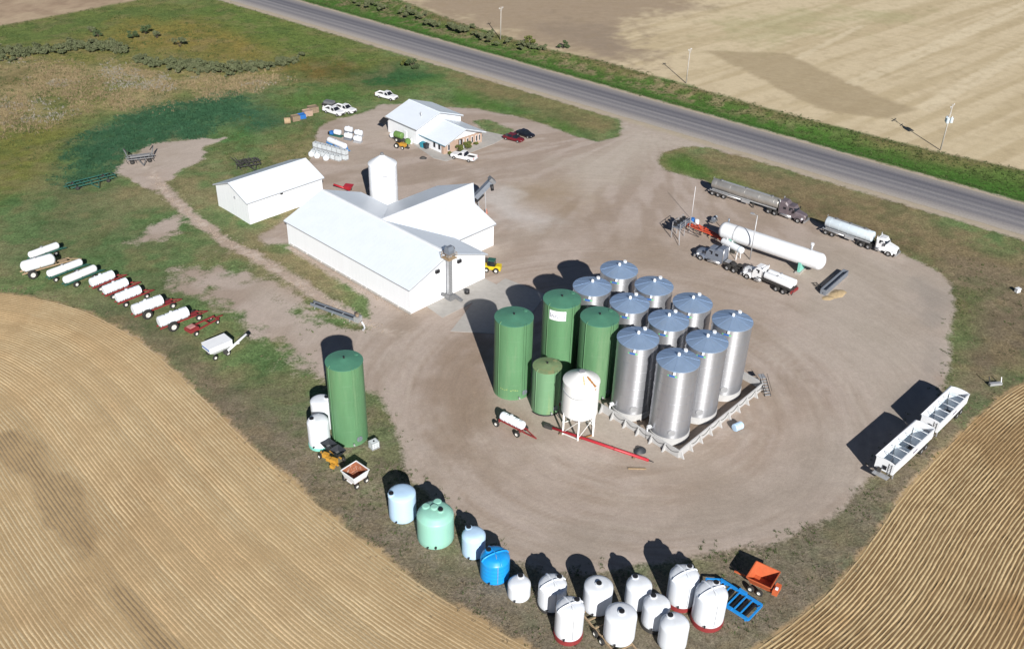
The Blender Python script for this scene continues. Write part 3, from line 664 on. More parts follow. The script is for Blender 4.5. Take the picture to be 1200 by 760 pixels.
# eave trim (grey line under the roof edges)
mb = MB().box(-LB/2, yn+.06, HE-ov*sl1-.10, LB+2*ov, .10, .16); mb.build('eave_trim', 'trim_grey', barn)
mb = MB().bar((ov+.02, yn, HE-ov*sl1-.08), (ov+.02, WB/2, HR-.08), .08, .16); mb.build('rake_trim', 'trim_grey', barn)
mb = MB().bar((ov+.02, yb_, HE-ov*sl1-.08), (ov+.02, WB/2, HR-.08), .08, .16); mb.build('rake_trim', 'trim_grey', barn)
mb = MB().box(xe-.05, (yb_+YE)/2+.3, zn(xe)-.18, .10, YE-yb_+.1, .16); mb.build('eave_trim', 'trim_grey', barn)
mb = MB().bar((-LB-.2, WB/2, HR+tz+.03), (0, WB/2, HR+tz+.03), .35, .05); mb.build('ridge_cap', 'white_metal', barn)
mb = MB().bar((WX, WB/2+.3, HR+tz+.04), (WX, 30.7, HR+tz+.04), .35, .05); mb.build('ridge_cap', 'white_metal', barn)
# sliding door on the gable with its rail, two flood lamps, an oblique vent box
dr = MB().box(.05, 12.6, 2.3, .08, 5.6, 4.5).build('sliding_door', 'white_paint', barn)
MB().box(.10, 12.6, 4.66, .10, 6.2, .12).build('door_rail', 'white_metal', dr)
MB().box(.10, 15.35, 2.3, .05, .10, 4.5).build('door_frame', 'trim_grey', dr)
for yy, zz in ((5.97, 5.7), (10.9, 5.75)):
    lp = MB().box(.18, yy, zz, .35, .8, .55).build('flood_lamp', 'black', barn)
    MB().box(.05, yy, zz+.34, .2, .9, .12).build('lamp_bracket', 'trim_grey', lp)
mb = MB()
for k in range(24): mb.box(-LB+1+k*1.4, -.10, .2, .9+.3*(k % 3), .22, .3)
mb.build('foundation', 'concrete', barn)

# bucket elevator against the gable
el = thing('bucket_elevator', 'tall grey bucket elevator standing against the barn gable', 'grain elevator', B2W(.95, 7.9), BH)
MB().box(0, -.22, 4.6, .55, .34, 8.4).build('leg_casing', 'galv', el)
MB().box(0, .26, 4.6, .55, .34, 8.4).build('leg_casing', 'galv', el)
mb = MB().prism([(-.55, 8.5), (.55, 8.5), (.6, 9.3), (.3, 9.95), (-.3, 9.95), (-.6, 9.3)], -.55, .6, 'y'); hd = mb.build('head', 'steel_blue', el)
MB().cyl((0, .6, 9.3), (0, 1.0, 9.3), .34, n=14).build('motor', 'steel_dull', hd)
mb = MB().box(0, 0, 7.9, 1.9, 1.9, .08)
for sx in (-.9, .9):
    for sy_ in (-.9, .9): mb.bar((sx, sy_, 7.9), (sx, sy_, 8.9), .06)
for z in (8.4, 8.9):
    for s_ in (-.9, .9): mb.bar((-.9, s_, z), (.9, s_, z), .05); mb.bar((s_, -.9, z), (s_, .9, z), .05)
mb.build('platform', 'hay_tan', el)
mb = MB().box(.1, 0, .55, 1.3, 1.1, 1.1).bar((.5, .4, .9), (2.1, .9, .15), .6, .35).bar((.2, -.4, .8), (-.2, -1.5, 1.5), .5, .5); mb.build('boot', 'steel_dull', el)
mb = MB().cyl((0, .5, 8.9), (-.9, 2.0, 7.2), .16, n=10); mb.build('spout', 'galv', el)
# ladder of rungs on the casing
mb = MB()
for k in range(24): mb.bar((.34, -.28, .8+k*.3), (.34, .28, .8+k*.3), .03)
mb.bar((.34, -.28, .5), (.34, -.28, 8), .04).bar((.34, .28, .5), (.34, .28, 8), .04); mb.build('ladder', 'steel_dull', el)

tag(MB().cyl((0, 0, 0), (0, 0, .7), .45, n=14).build('feed_tub', 'black'), 'small dark round tub on concrete by the barn door', 'tub').location = B2W(1.6, 11.3)

# inclined conveyor at the far end of the wing
P0, P1 = Vector(G(557, 231, 5.2)), Vector(G(575, 212.5, 8.2)); base = Vector((P0.x, P0.y, 0))
cv = thing('inclined_conveyor', 'grey covered conveyor rising from the far end of the barn wing', 'conveyor', base)
a, e = P0-base, P1-base
MB().bar(a, e, 1.1, .9).build('trough', 'steel_blue', cv)
hd = MB().bar(e, e+(e-a)*.16, 1.5, 1.3).build('head', 'steel_dull', cv); MB().cyl(e+Vector((.2, -.5, -.4)), e+Vector((.4, -.9, -1.5)), .35, .3, n=10).build('discharge_spout', 'black', hd)
MB().bar(a+Vector((0, 0, -.9)), a+(e-a)*.5+Vector((0, 0, -.95)), .7, .6).build('tail_guard', 'black', cv)
for t in (0, .45):
    q = a+(e-a)*t
    for s_ in (-.6, .6): MB().bar((q.x+s_, q.y, q.z), (q.x+s_*1.4, q.y, 0), .14).build('leg', 'galv', cv)
MB().bar((a.x-.8, a.y, 2.2), (a.x+1.2, a.y, 3.4), .09).build('brace', 'galv', cv)
rk = G(570, 250); mb = MB().box(0, 0, .25, .35, .35, .5).cyl((0, 0, .5), (0, 0, 1.0), .16, .05, n=10)
tag(mb.build('traffic_cone', 'orange'), 'faded orange cone beside the far end of the barn wing', 'cone').location = (rk[0], rk[1], 0)

# shed at the left
so = np.array([-50.155, 166.476]); shh = .809
shed = thing('shed', 'long white metal shed with pale gable roof left of the barn', 'shed', (so[0], so[1], 0), shh)
L2, W2, E2, R2 = 16.96, 11.14, 4.6, 6.77; s2 = (R2-E2)/(W2/2)
MB().prism([(0, -.1), (W2, -.1), (W2, E2), (W2/2, R2), (0, E2)], 0, L2, 'x').build('wall', 'white_metal', shed)
MB().slab([(-.4, -.35, E2-.35*s2+.06), (L2+.4, -.35, E2-.35*s2+.06), (L2+.4, W2/2, R2+.06), (-.4, W2/2, R2+.06)], .1).build('roof', 'white_roof', shed)
MB().slab([(-.4, W2/2, R2+.06), (L2+.4, W2/2, R2+.06), (L2+.4, W2+.35, E2-.35*s2+.06), (-.4, W2+.35, E2-.35*s2+.06)], .1).build('roof', 'white_roof', shed)
MB().box(L2/2, -.30, E2-.35*s2-.10, L2+.8, .1, .16).build('eave_trim', 'trim_grey', shed)
MB().bar((-.42, -.35, E2-.35*s2-.08), (-.42, W2/2, R2-.08), .08, .16).build('rake_trim', 'trim_grey', shed)
MB().bar((-.42, W2+.35, E2-.35*s2-.08), (-.42, W2/2, R2-.08), .08, .16).build('rake_trim', 'trim_grey', shed)
MB().box(7.4, -.14, E2-.5, .5, .3, .3).build('lamp', 'black', shed)
MB().box(-.12, 4.3, 4.1, .2, .35, .45).build('vent', 'trim_grey', shed)
MB().box(L2+.15, .5, 4.0, .25, .4, .5).build('lamp', 'black', shed)
MB().box(L2+.06, 5.6, 1.9, .08, 4.6, 3.8).build('sliding_door', 'white_paint', shed)

# office with brick front
oo = G(520.2, 180.8); OH = math.radians(45)
off = thing('office', 'white metal office with brick front beside the parked cars', 'office building', (oo[0], oo[1], 0), OH)
def OW(x, y): return (oo[0]+math.cos(OH)*x-math.sin(OH)*y, oo[1]+math.sin(OH)*x+math.cos(OH)*y)
EB = 2.5; RB = 4.55; EA = 3.75; RA = 6.0; WO = 11.3; DB, DA = 8.2, 18.6
MB().prism([(0, -.1), (WO, -.1), (WO, EB), (WO/2, RB), (0, EB)], .1, DB, 'y').build('wall', 'white_metal', off)
bf = MB().box(WO/2, .02, EB/2-.05, WO+.04, .2, EB+.1).build('brick_front', 'brick', off)
MB().box(-.06, .3, EB/2-.05, .14, .7, EB+.1).build('brick_return', 'brick', off)
MB().box(WO+.06, 3.2, EB/2-.05, .14, 6.2, EB+.1).build('brick_return', 'brick', off)
MB().prism([(0, EB+.05), (WO, EB+.05), (WO/2, RB)], -.05, .08, 'y').build('gable_panel', 'white_paint', off)
sB = (RB-EB)/(WO/2); sA = (RA-EA)/6.6
for s_ in (0, 1):
    x0_, xr = (-.5, WO/2) if s_ == 0 else (WO+.5, WO/2)
    MB().slab([(x0_, -1.0, EB-.5*sB+.08), (xr, -1.0, RB+.08), (xr, DB+.3, RB+.08), (x0_, DB+.3, EB-.5*sB+.08)], .12).build('porch_roof', 'white_roof_y', off)
    MB().bar((x0_, -1.02, EB-.5*sB-.06), (xr, -1.02, RB-.06), .08, .17).build('rake_trim', 'trim_grey', off)
MB().box(-.46, DB/2-.5, EB-.5*sB-.07, .1, DB+1, .16).build('gutter', 'gutter_blue', off)
x0a, x1a = -.95, WO+.95
MB().prism([(x0a, -.1), (x1a, -.1), (x1a, EA), (WO/2, RA), (x0a, EA)], DB, DA, 'y').build('rear_wall', 'white_metal', off)
for s_ in (0, 1):
    x0_ = x0a-.4 if s_ == 0 else x1a+.4
    MB().slab([(x0_, DB-.5, EA-.4*sA+.08), (WO/2, DB-.5, RA+.08), (WO/2, DA+.4, RA+.08), (x0_, DA+.4, EA-.4*sA+.08)], .12).build('rear_roof', 'white_roof_y', off)
    MB().bar((x0_, DB-.52, EA-.4*sA-.06), (WO/2, DB-.52, RA-.06), .08, .17).build('rake_trim', 'trim_grey', off)
MB().box(x0a-.36, (DB+DA)/2, EA-.4*sA-.07, .1, DA-DB+.8, .18).build('gutter', 'trim_grey', off)
for wx, ww in ((1.35, .6), (6.9, .55), (8.3, .5), (9.6, .5), (10.5, .45)):
    w_ = MB().box(wx, -.10, 1.3, ww, .08, 1.5).build('window', 'white_paint', off); MB().box(wx, -.155, 1.3, ww-.14, .04, 1.3).build('pane', 'glass', w_)
w_ = MB().box(4.75, -.10, 1.15, 1.0, .1, 2.3).build('door', 'black', off); MB().box(4.75, -.17, 1.6, .6, .05, 1.0).build('pane', 'glass', w_)
MB().box(4.2, -.6, 1.2, .12, .12, 2.4).build('porch_post', 'white_paint', off)
MB().box(5.3, -.6, 1.2, .12, .12, 2.4).build('porch_post', 'white_paint', off)
for wy in (1.4, 3.1):
    w_ = MB().box(-.05, wy, 1.45, .1, .7, 1.5).build('window', 'trim_grey', off); MB().box(-.12, wy, 1.45, .05, .55, 1.3).build('pane', 'glass', w_)
MB().cyl((2.6, DB+2.6, 4.4), (2.6, DB+2.6, 6.1), .12, n=10).build('vent_pipe', 'galv', off)
MB().box(-.98, 12.2, 1.05, .1, .95, 2.1).build('side_door', 'white_paint', off)
mb = MB().slab([(x0a-.1, DA-.6, 3.1), (x0a-1.5, DA-.6, 2.3), (x0a-1.5, DA+1.4, 2.3), (x0a-.1, DA+1.4, 3.1)], .1); mb.build('awning', 'black', off)
# paved walk round the office
mb = MB()
P_ = [OW(-1.4, 9), OW(-3.2, -.2), OW(-2.2, -3.4), OW(WO+1.2, -2.8), OW(WO+7.0, -1.6), OW(WO+4.5, 5.5), OW(WO+.4, 6.5), OW(WO, .2), OW(0, .2), OW(-.3, 9)]
mb.prism(P_, -.05, .035, 'z'); o = mb.build('concrete_walk', 'concrete'); o['kind'] = 'structure'
for i, (x, y, r, h, lb) in enumerate(((3.2, -1.2, 1.35, 1.9, 'rounded green bush left of the office door'), (6.0, -1.2, 1.35, 2.1, 'taller green bush right of the office door'), (.9, -.9, .55, .7, 'small low shrub at the left corner of the brick front'), (8.9, -.8, .6, .8, 'small shrub under the right windows of the brick front'))):
    p = OW(x, y); t = thing('bush', lb, 'bush', (p[0], p[1], 0), 0, 'bushes along the brick front')
    mb = MB(); leafmass(mb, (0, 0, h*.5), (r, r, h*.52), 700, .13, 40+i); mb.build('foliage', 'leaf_olive', t)
    mb = MB()
    for k in range(5): a = k*1.256; mb.cyl((0, 0, 0), (math.cos(a)*r*.5, math.sin(a)*r*.5, h*.7), .04, .015, n=5)
    mb.build('stem', 'bark', t)

# concrete aprons in front of the barn gable
mb = MB(); P_ = [B2W(.15, 3.5), B2W(4.5, 3.0), B2W(4.4, 17.0), B2W(.15, 17.0)]; mb.prism([(p[0], p[1]) for p in P_], -.05, .03, 'z'); o = mb.build('concrete_apron', 'concrete'); o['kind'] = 'structure'
mb = MB(); P_ = [G(528, 388), G(558, 350), G(592, 326), G(640, 345), G(604, 392)]; mb.prism([(p[0], p[1]) for p in P_], -.05, .026, 'z'); o = mb.build('concrete_apron', 'concrete'); o['kind'] = 'structure'

# white hopper silo behind the barn: flat facets, cone roof
sp = B2W(-32.6, 21.8)
silo = thing('grain_silo', 'tall white smooth-sided silo with cone roof behind the barn', 'silo', sp)
R_ = 2.72; mb = MB().lathe([(R_, 0), (R_, 9.9)], 40); mb.build('shell', 'white_paint', silo)
mb = MB().lathe([(R_+.08, 9.86), (R_+.04, 9.96), (.35, 11.55), (.3, 11.6), (0, 11.6)], 24); rf = mb.build('roof', 'white_paint', silo)
MB().lathe([(.33, 11.55), (.36, 11.9), (.2, 12.05), (0, 12.05)], 16).build('roof_cap', 'steel_dull', rf)
mb = MB()
for k in range(28): mb.bar((R_*math.cos(-.5)+.12, R_*math.sin(-.5)-.2, .5+k*.33), (R_*math.cos(-.5)+.12, R_*math.sin(-.5)+.25, .5+k*.33), .03)
mb.build('ladder', 'galv', silo)
MB().box(.75, -R_-.01, 8.3, .9, .06, .18, .25).build('maker_plate', 'trim_grey', silo)
mb = MB()
for z in (2.4, 4.9, 7.4): mb.lathe([(R_+.005, z-.05), (R_+.03, z), (R_+.005, z+.05)], 40)
mb.build('seam_band', 'white_metal', silo)

# ================================================================== TANKS
def fit_tank(xb, yb, wpx, ytop):
    """ground point of the front bottom edge, width and top-rim centre in photo pixels -> centre, radius, height"""
    p = G(xb, yb); r = wpx*PX((p[0], p[1], 3))[2]/FPX/2
    d = p[:2]/np.hypot(*p[:2]); cxy = p[:2]+d*r
    return cxy, r, zfor(cxy, ytop)

# ---- ten silver tanks (placed by the knob on each cone roof) and the containment wall
TH, TR, TC = 12.1, 2.8, .78
LOGOPH = -1.75
def silver_tank(loc, label, rz):
    t = thing('silver_tank', label, 'tank', loc, rz, 'silver tanks in the containment')
    MB().lathe([(TR+.07, -.05), (TR+.07, 1.0), (TR-.1, 1.05)], 48).build('foundation_ring', 'concrete_white', t)
    mb = MB(); n = 48; prof = []
    z = 1.06
    while z < TH-.1: prof += [(TR, z), (TR, z+1.32), (TR+.025, z+1.36), (TR+.025, z+1.40)]; z += 1.42
    prof = [q for q in prof if q[1] < TH] + [(TR, TH)]
    mb.lathe(prof, n); mb.build('shell', 'silver', t)
    rf = MB().lathe([(TR+.1, TH-.08), (TR+.1, TH+.02), (.35, TH+TC-.02), (0, TH+TC)], 40).build('roof', 'silver_roof_sky_tint', t)
    MB().lathe([(.22, TH+TC-.06), (.22, TH+TC+.25), (.12, TH+TC+.38), (0, TH+TC+.38)], 12).build('roof_vent', 'white_paint', rf)
    mb = MB()
    for k in range(10):
        a = k*math.pi/5+.2; mb.bar(((TR+.05)*math.cos(a), (TR+.05)*math.sin(a), TH+.05), (.4*math.cos(a), .4*math.sin(a), TH+TC-.03), .05, .03)
    mb.build('roof_rib', 'silver_roof_sky_tint', rf)
    a = 1.2; MB().lathe([(.28, 0), (.28, .35), (0, .35)], 12, org=((TR-.6)*math.cos(a), (TR-.6)*math.sin(a), TH+.15)).build('manhole', 'white_metal', rf)
    def curve(w0, w1, z0, z1, off):
        m_ = MB(); ks = [w0+(w1-w0)*i/6 for i in range(7)]
        for k0, k1 in zip(ks[:-1], ks[1:]):
            m_.quad(*[((TR+off)*math.cos(k), (TR+off)*math.sin(k), z) for k, z in ((k0, z0), (k1, z0), (k1, z1), (k0, z1))])
        return m_
    lg = curve(LOGOPH-.15, LOGOPH+.13, TH-.95, TH-.68, .035).build('badge', 'logo_blue', t)
    curve(LOGOPH-.23, LOGOPH-.15, TH-.88, TH-.72, .035).build('badge_tip', 'logo_green', lg)
    curve(LOGOPH+.13, LOGOPH+.24, TH-.92, TH-.74, .035).build('badge_tip', 'logo_green', lg)
    MB().box((TR+.15)*math.cos(LOGOPH+.1), (TR+.15)*math.sin(LOGOPH+.1), TH-.25, .3, .3, .35, LOGOPH).build('gauge_head', 'white_paint', t)
    # outlet pipe with valves low on the shell
    a = LOGOPH-.75; ca, sa = math.cos(a), math.sin(a)
    mb = MB().cyl((TR*ca, TR*sa, 1.7), ((TR+.75)*ca, (TR+.75)*sa, 1.7), .16, n=10).cyl(((TR+.75)*ca, (TR+.75)*sa, 1.85), ((TR+.75)*ca, (TR+.75)*sa, .0), .14, n=10)
    vp = mb.build('outlet_pipe', 'galv', t); MB().box((TR+.5)*ca, (TR+.5)*sa, 2.0, .55, .3, .25, a).build('valve', 'white_paint', vp)
    a = LOGOPH+.35; MB().cyl((TR*math.cos(a), TR*math.sin(a), 2.1), ((TR+.12)*math.cos(a), (TR+.12)*math.sin(a), 2.1), .5, n=16).build('manway', 'galv', t)
    return t
KN = [((717, 378), 'silver steel tank nearest the camera at the corner of the low concrete wall'),
      ((820, 311), 'silver steel tank second from the near corner along the right concrete wall'),
      ((911, 238), 'silver steel tank farthest right, third along the right concrete wall'),
      ((573, 300), 'silver steel tank right of the tall green tanks, behind the near corner one'),
      ((682, 237), 'silver steel tank in the very middle of the silver tank block'),
      ((768, 175), 'silver steel tank second on the right, behind the farthest-right one'),
      ((543, 176), 'silver steel tank just behind and right of the nearest tall green tank'),
      ((630, 115), 'silver steel tank in the back right row, second from the far end'),
      ((409, 117), 'silver steel tank right beside the green tank with the white sign'),
      ((505, 58), 'silver steel tank farthest from the camera, at the back of the block')]
st0 = None; ST = []
for (x, y), lb in KN:
    p = G(560+x/3.04, 290+y/3.04, TH+TC+.2); rz = math.atan2(p[0], p[1])*-1
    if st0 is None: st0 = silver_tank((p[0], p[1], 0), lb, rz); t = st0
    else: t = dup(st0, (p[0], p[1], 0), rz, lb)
    ST.append(p)

# containment wall: precast sections with buttresses
def wall_run(name, lb, a, b_, nsec, side):
    a, b_ = np.array(a[:2]), np.array(b_[:2]); L = np.hypot(*(b_-a)); t = thing(name, lb, 'wall', (a[0], a[1], 0), ang(a, b_))
    sl_ = L/nsec
    for k in range(nsec):
        MB().box(sl_*(k+.5), 0, .62, sl_-.03, .18, 1.25).build('wall_panel', 'concrete_white', t)
        mb = MB().prism([(.1*side, -.05), (.75*side, -.05), (.6*side, .2), (.2*side, 1.1), (.1*side, 1.2)], -.09, .09, 'x', org=(sl_*(k+.02 if k else .12), 0, 0)); mb.build('buttress', 'concrete_white', t)
    for k in range(nsec):
        pts = [(sl_*(k+q/6), side*.14, 1.1-.5*math.sin(math.pi*q/6)) for q in range(7)]
        if k > 0: MB().tube(pts, .035, 6).build('cable', 'black', t)
    return t
cA, cB, cC = G(704, 481), G(795, 536), G(893, 456)
wall_run('containment_wall', 'low pale concrete containment wall with buttresses facing the red auger', cA, cB, 6, -1)
wall_run('containment_wall', 'long low pale concrete containment wall along the right of the silver tanks', cB, cC, 9, -1)
cD = ST[9][:2]+np.array([3.5, 5.5]); wall_run('containment_wall', 'far low concrete containment wall behind the silver tanks', cC, (cD[0], cD[1]), 10, -1)
# folding steps over the wall at its right corner
s0 = G(893, 454); sx_ = thing('wall_steps', 'small dark metal stair over the right corner of the concrete wall', 'steps', (s0[0], s0[1], 0), ang(G(893, 454), G(901, 466)))
for s_ in (-.45, .45): MB().bar((-.2, s_, 1.55), (2.2, s_, .05), .07, .16).build('stringer', 'dark_frame', sx_); MB().bar((-.2, s_, 2.4), (2.2, s_, .95), .05).build('handrail', 'dark_frame', sx_)
for k in range(6): MB().box(.1+k*.38, 0, 1.35-k*.24, .28, .85, .05).build('tread', 'galv', sx_)
MB().box(-.7, 0, 1.6, 1.1, .9, .06).build('landing', 'galv', sx_)

# ---- tall green tanks
def green_tank(name, label, cxy, r, h, shell, roof, rz=0.0, cone=.42, marks=True):
    t = thing(name, label, 'tank', (cxy[0], cxy[1], 0), rz, 'green tanks')
    MB().lathe([(r+.02, -.05), (r+.02, .12), (r, .14)]+[q for k in range(1, 5) for q in ((r, h*k/5-.03), (r+.012, h*k/5), (r, h*k/5+.03))]+[(r, h)], 48).build('shell', shell, t)
    rf = MB().lathe([(r+.05, h-.05), (r+.05, h+.03), (.3, h+cone), (0, h+cone)], 40).build('roof', roof, t)
    MB().lathe([(.13, h+cone-.05), (.13, h+cone+.22), (0, h+cone+.22)], 10).build('vent_pipe', 'black', rf)
    a = .75; MB().lathe([(.30, 0), (.30, .22), (0, .22)], 14, org=((r-.55)*math.cos(a), (r-.55)*math.sin(a), h+.02)).build('manhole', roof, rf)
    a = -.95; mb = MB()
    for s_ in (-.1, .1): mb.bar(((r+.14)*math.cos(a+s_/r*2), (r+.14)*math.sin(a+s_/r*2), .6), ((r+.14)*math.cos(a+s_/r*2), (r+.14)*math.sin(a+s_/r*2), h+.3), .05)
    mb.build('ladder_rail', shell, t)
    a = -2.35; MB().tube([((r+.1)*math.cos(a), (r+.1)*math.sin(a), z) for z in (.3, h*.3, h*.6, h-.1)]+[((r-.2)*math.cos(a), (r-.2)*math.sin(a), h+.25)], .06, 7).build('fill_pipe', shell, t)
    a = -1.2; MB().cyl((r*math.cos(a), r*math.sin(a), .5), ((r+.5)*math.cos(a), (r+.5)*math.sin(a), .5), .12, n=9).build('outlet_valve', 'galv', t)
    a = -.85; MB().cyl((r*math.cos(a), r*math.sin(a), 1.0), ((r+.12)*math.cos(a), (r+.12)*math.sin(a), 1.0), .42, n=16).build('manway', 'steel_blue', t)
    return t
cx1, r1_, h1 = fit_tank(599.5, 468.6, 44.8, 370.9)
g1 = green_tank('green_tank', 'tall green steel tank at the front left, standing over the small ribbed tank trailer', cx1, r1_, h1, 'green_tank', 'green_roof')
# worn yellow stencilling low on the shell
mb = MB()
for k in range(9):
    a = -2.2+k*.115
    if k in (4,): continue
    mb.box((r1_+.015)*math.cos(a), (r1_+.015)*math.sin(a), 1.75-.06*(k % 3), .03, .22, .12+.05*(k % 2), a)
mb.build('stencil', mat('stencil', (.26, .36, .14), .6), g1)
p = G(658.8, 349.9, h1); g2 = green_tank('green_tank', 'tall green steel tank with white sign at the top', p[:2], r1_, h1, 'green_tank', 'green_roof')
mb = MB(); ks = [-2.28+i*.13 for i in range(8)]; rs = r1_+.05
for k0, k1 in zip(ks[:-1], ks[1:]): mb.slab([(rs*math.cos(k), rs*math.sin(k), z) for k, z in ((k0, h1-2.1), (k1, h1-2.1), (k1, h1-.55), (k0, h1-.55))], .03)
sg = mb.build('sign', 'white_paint', g2)
mb = MB(); r_ = random.Random(5)
for i in range(9):
    k = -2.20+i*.093; hh = (.62, .42, .36, .36, .62, .38, .36, .36, .60)[i]
    mb.box((rs+.03)*math.cos(k), (rs+.03)*math.sin(k), h1-1.62+hh/2, .02, .06, hh, k); mb.box((rs+.03)*math.cos(k+.035), (rs+.03)*math.sin(k+.035), h1-1.58+.28*(i % 2), .02, .16, .07, k+.035)
mb.build('lettering', 'ink', sg)
p = G(703, 371, h1); green_tank('green_tank', 'tall green steel tank between the white cone tank and the silver tanks', p[:2], r1_, h1, 'green_tank', 'green_roof')
cx2, r2_, h2 = fit_tank(638.3, 486.4, 33.9, 428.2)
g4 = green_tank('green_tank', 'short faded green tank with rust-tinged top beside the white cone tank', cx2, r2_, h2, 'green_faded', 'green_faded_roof')
mb = MB(); mb.tube([(r2_*math.cos(a)*1.12, r2_*math.sin(a)*1.12, .12) for a in [(-2.5+.16*k) for k in range(13)]], .09, 7); mb.build('hose', 'black', g4)
cx3, r3_, h3 = fit_tank(411.4, 523.4, 42.8, 422.3)
green_tank('green_tank', 'lone tall green tank standing on grass at the left edge of the yard', cx3, r3_, h3, 'green_tank', 'green_roof')
pp = G(652, 478); pump = thing('transfer_pump', 'small red pump on a stand between the faded tank and the cone tank', 'pump', (pp[0], pp[1], 0), .4)
MB().box(0, 0, .75, .9, .6, .5).build('engine', 'red_frame', pump); MB().cyl((.45, 0, .75), (.95, 0, .75), .28, n=12).build('pump_body', 'galv', pump)
for s_ in (-.3, .3): MB().bar((s_, 0, .5), (s_*1.6, 0, 0), .08).build('leg', 'dark_frame', pump)
MB().tube([(.9, 0, .75), (1.2, -.8, .4), (1.3, -1.8, .1), (1.4, -2.6, .05)], .1, 7).build('hose', 'black', pump)

# ---- white cone-bottom tank on legs, rust streaks on its roof
fcx = G(677, 504.5); rr0 = 42.8*PX((fcx[0], fcx[1], 5))[2]/FPX/2; cxy = fcx[:2]+fcx[:2]/np.hypot(*fcx[:2])*.3
zt = zfor(cxy, 444.6); zbm = zfor(cxy, 480)
wc = thing('cone_tank', 'white round tank on steel legs with rust streaks on top', 'tank', (cxy[0], cxy[1], 0))
MB().lathe([(rr0*.35, zbm-1.6), (rr0, zbm), (rr0, zt)], 40).build('shell', 'white_rusty', wc)
rf = MB().lathe([(rr0+.05, zt-.05), (rr0+.04, zt+.04), (.4, zt+1.25), (0, zt+1.25)], 40).build('roof', 'white_rusty', wc)
MB().lathe([(.42, zt+1.2), (.42, zt+1.45), (0, zt+1.5)], 14).build('hatch', 'galv', rf)
def roofstreak(a, r0, r1, w, down=0):
    m_ = MB(); f_ = lambda r: zt+.05+(rr0-r)/(rr0-.4)*1.2+.02
    for i in range(8):
        ra, rb = r0+(r1-r0)*i/8, r0+(r1-r0)*(i+1)/8; j = .8+.5*((i*7) % 5)/5
        m_.quad((ra*math.cos(a-w*j/ra/2), ra*math.sin(a-w*j/ra/2), f_(ra)), (rb*math.cos(a-w*j/rb/2), rb*math.sin(a-w*j/rb/2), f_(rb)), (rb*math.cos(a+w*j/rb/2), rb*math.sin(a+w*j/rb/2), f_(rb)), (ra*math.cos(a+w*j/ra/2), ra*math.sin(a+w*j/ra/2), f_(ra)))
    if down: m_.box((rr0+.012)*math.cos(a), (rr0+.012)*math.sin(a), zt-down/2, .02, w*.5, down, a)
    return m_
roofstreak(-.75, .9, rr0, .34, .5).build('rust_streak', 'rust', rf); roofstreak(-1.42, .7, rr0*.75, .22).build('rust_streak', mat('rust_pale', (.60, .43, .24), .8), rf)
mb = MB().tube([((rr0+.05)*math.cos(a), (rr0+.05)*math.sin(a), zt-1.0-.6*math.sin((a+2.9)*1.5)) for a in [-2.9+.1*k for k in range(15)]], .05, 6); mb.build('cable', 'trim_grey', wc)
feet = []
for k in range(6):
    a = -1.62+k*math.pi/3; MB().bar(((rr0-.1)*math.cos(a), (rr0-.1)*math.sin(a), zbm+.3), ((rr0-.1)*math.cos(a), (rr0-.1)*math.sin(a), 0), .24).build('leg', 'white_rusty', wc); feet.append(((rr0-.1)*math.cos(a), (rr0-.1)*math.sin(a)))
for k in range(6): q, w_ = feet[k], feet[(k+1) % 6]; MB().bar((*q, .15), (*w_, .15), .14, .1).build('base_rail', 'rust' if k == 0 else 'white_rusty', wc)
for k in range(6): q, w_ = feet[k], feet[(k+1) % 6]; MB().bar((*q, .3), (*w_, zbm-.2), .07).build('brace', 'white_rusty', wc)

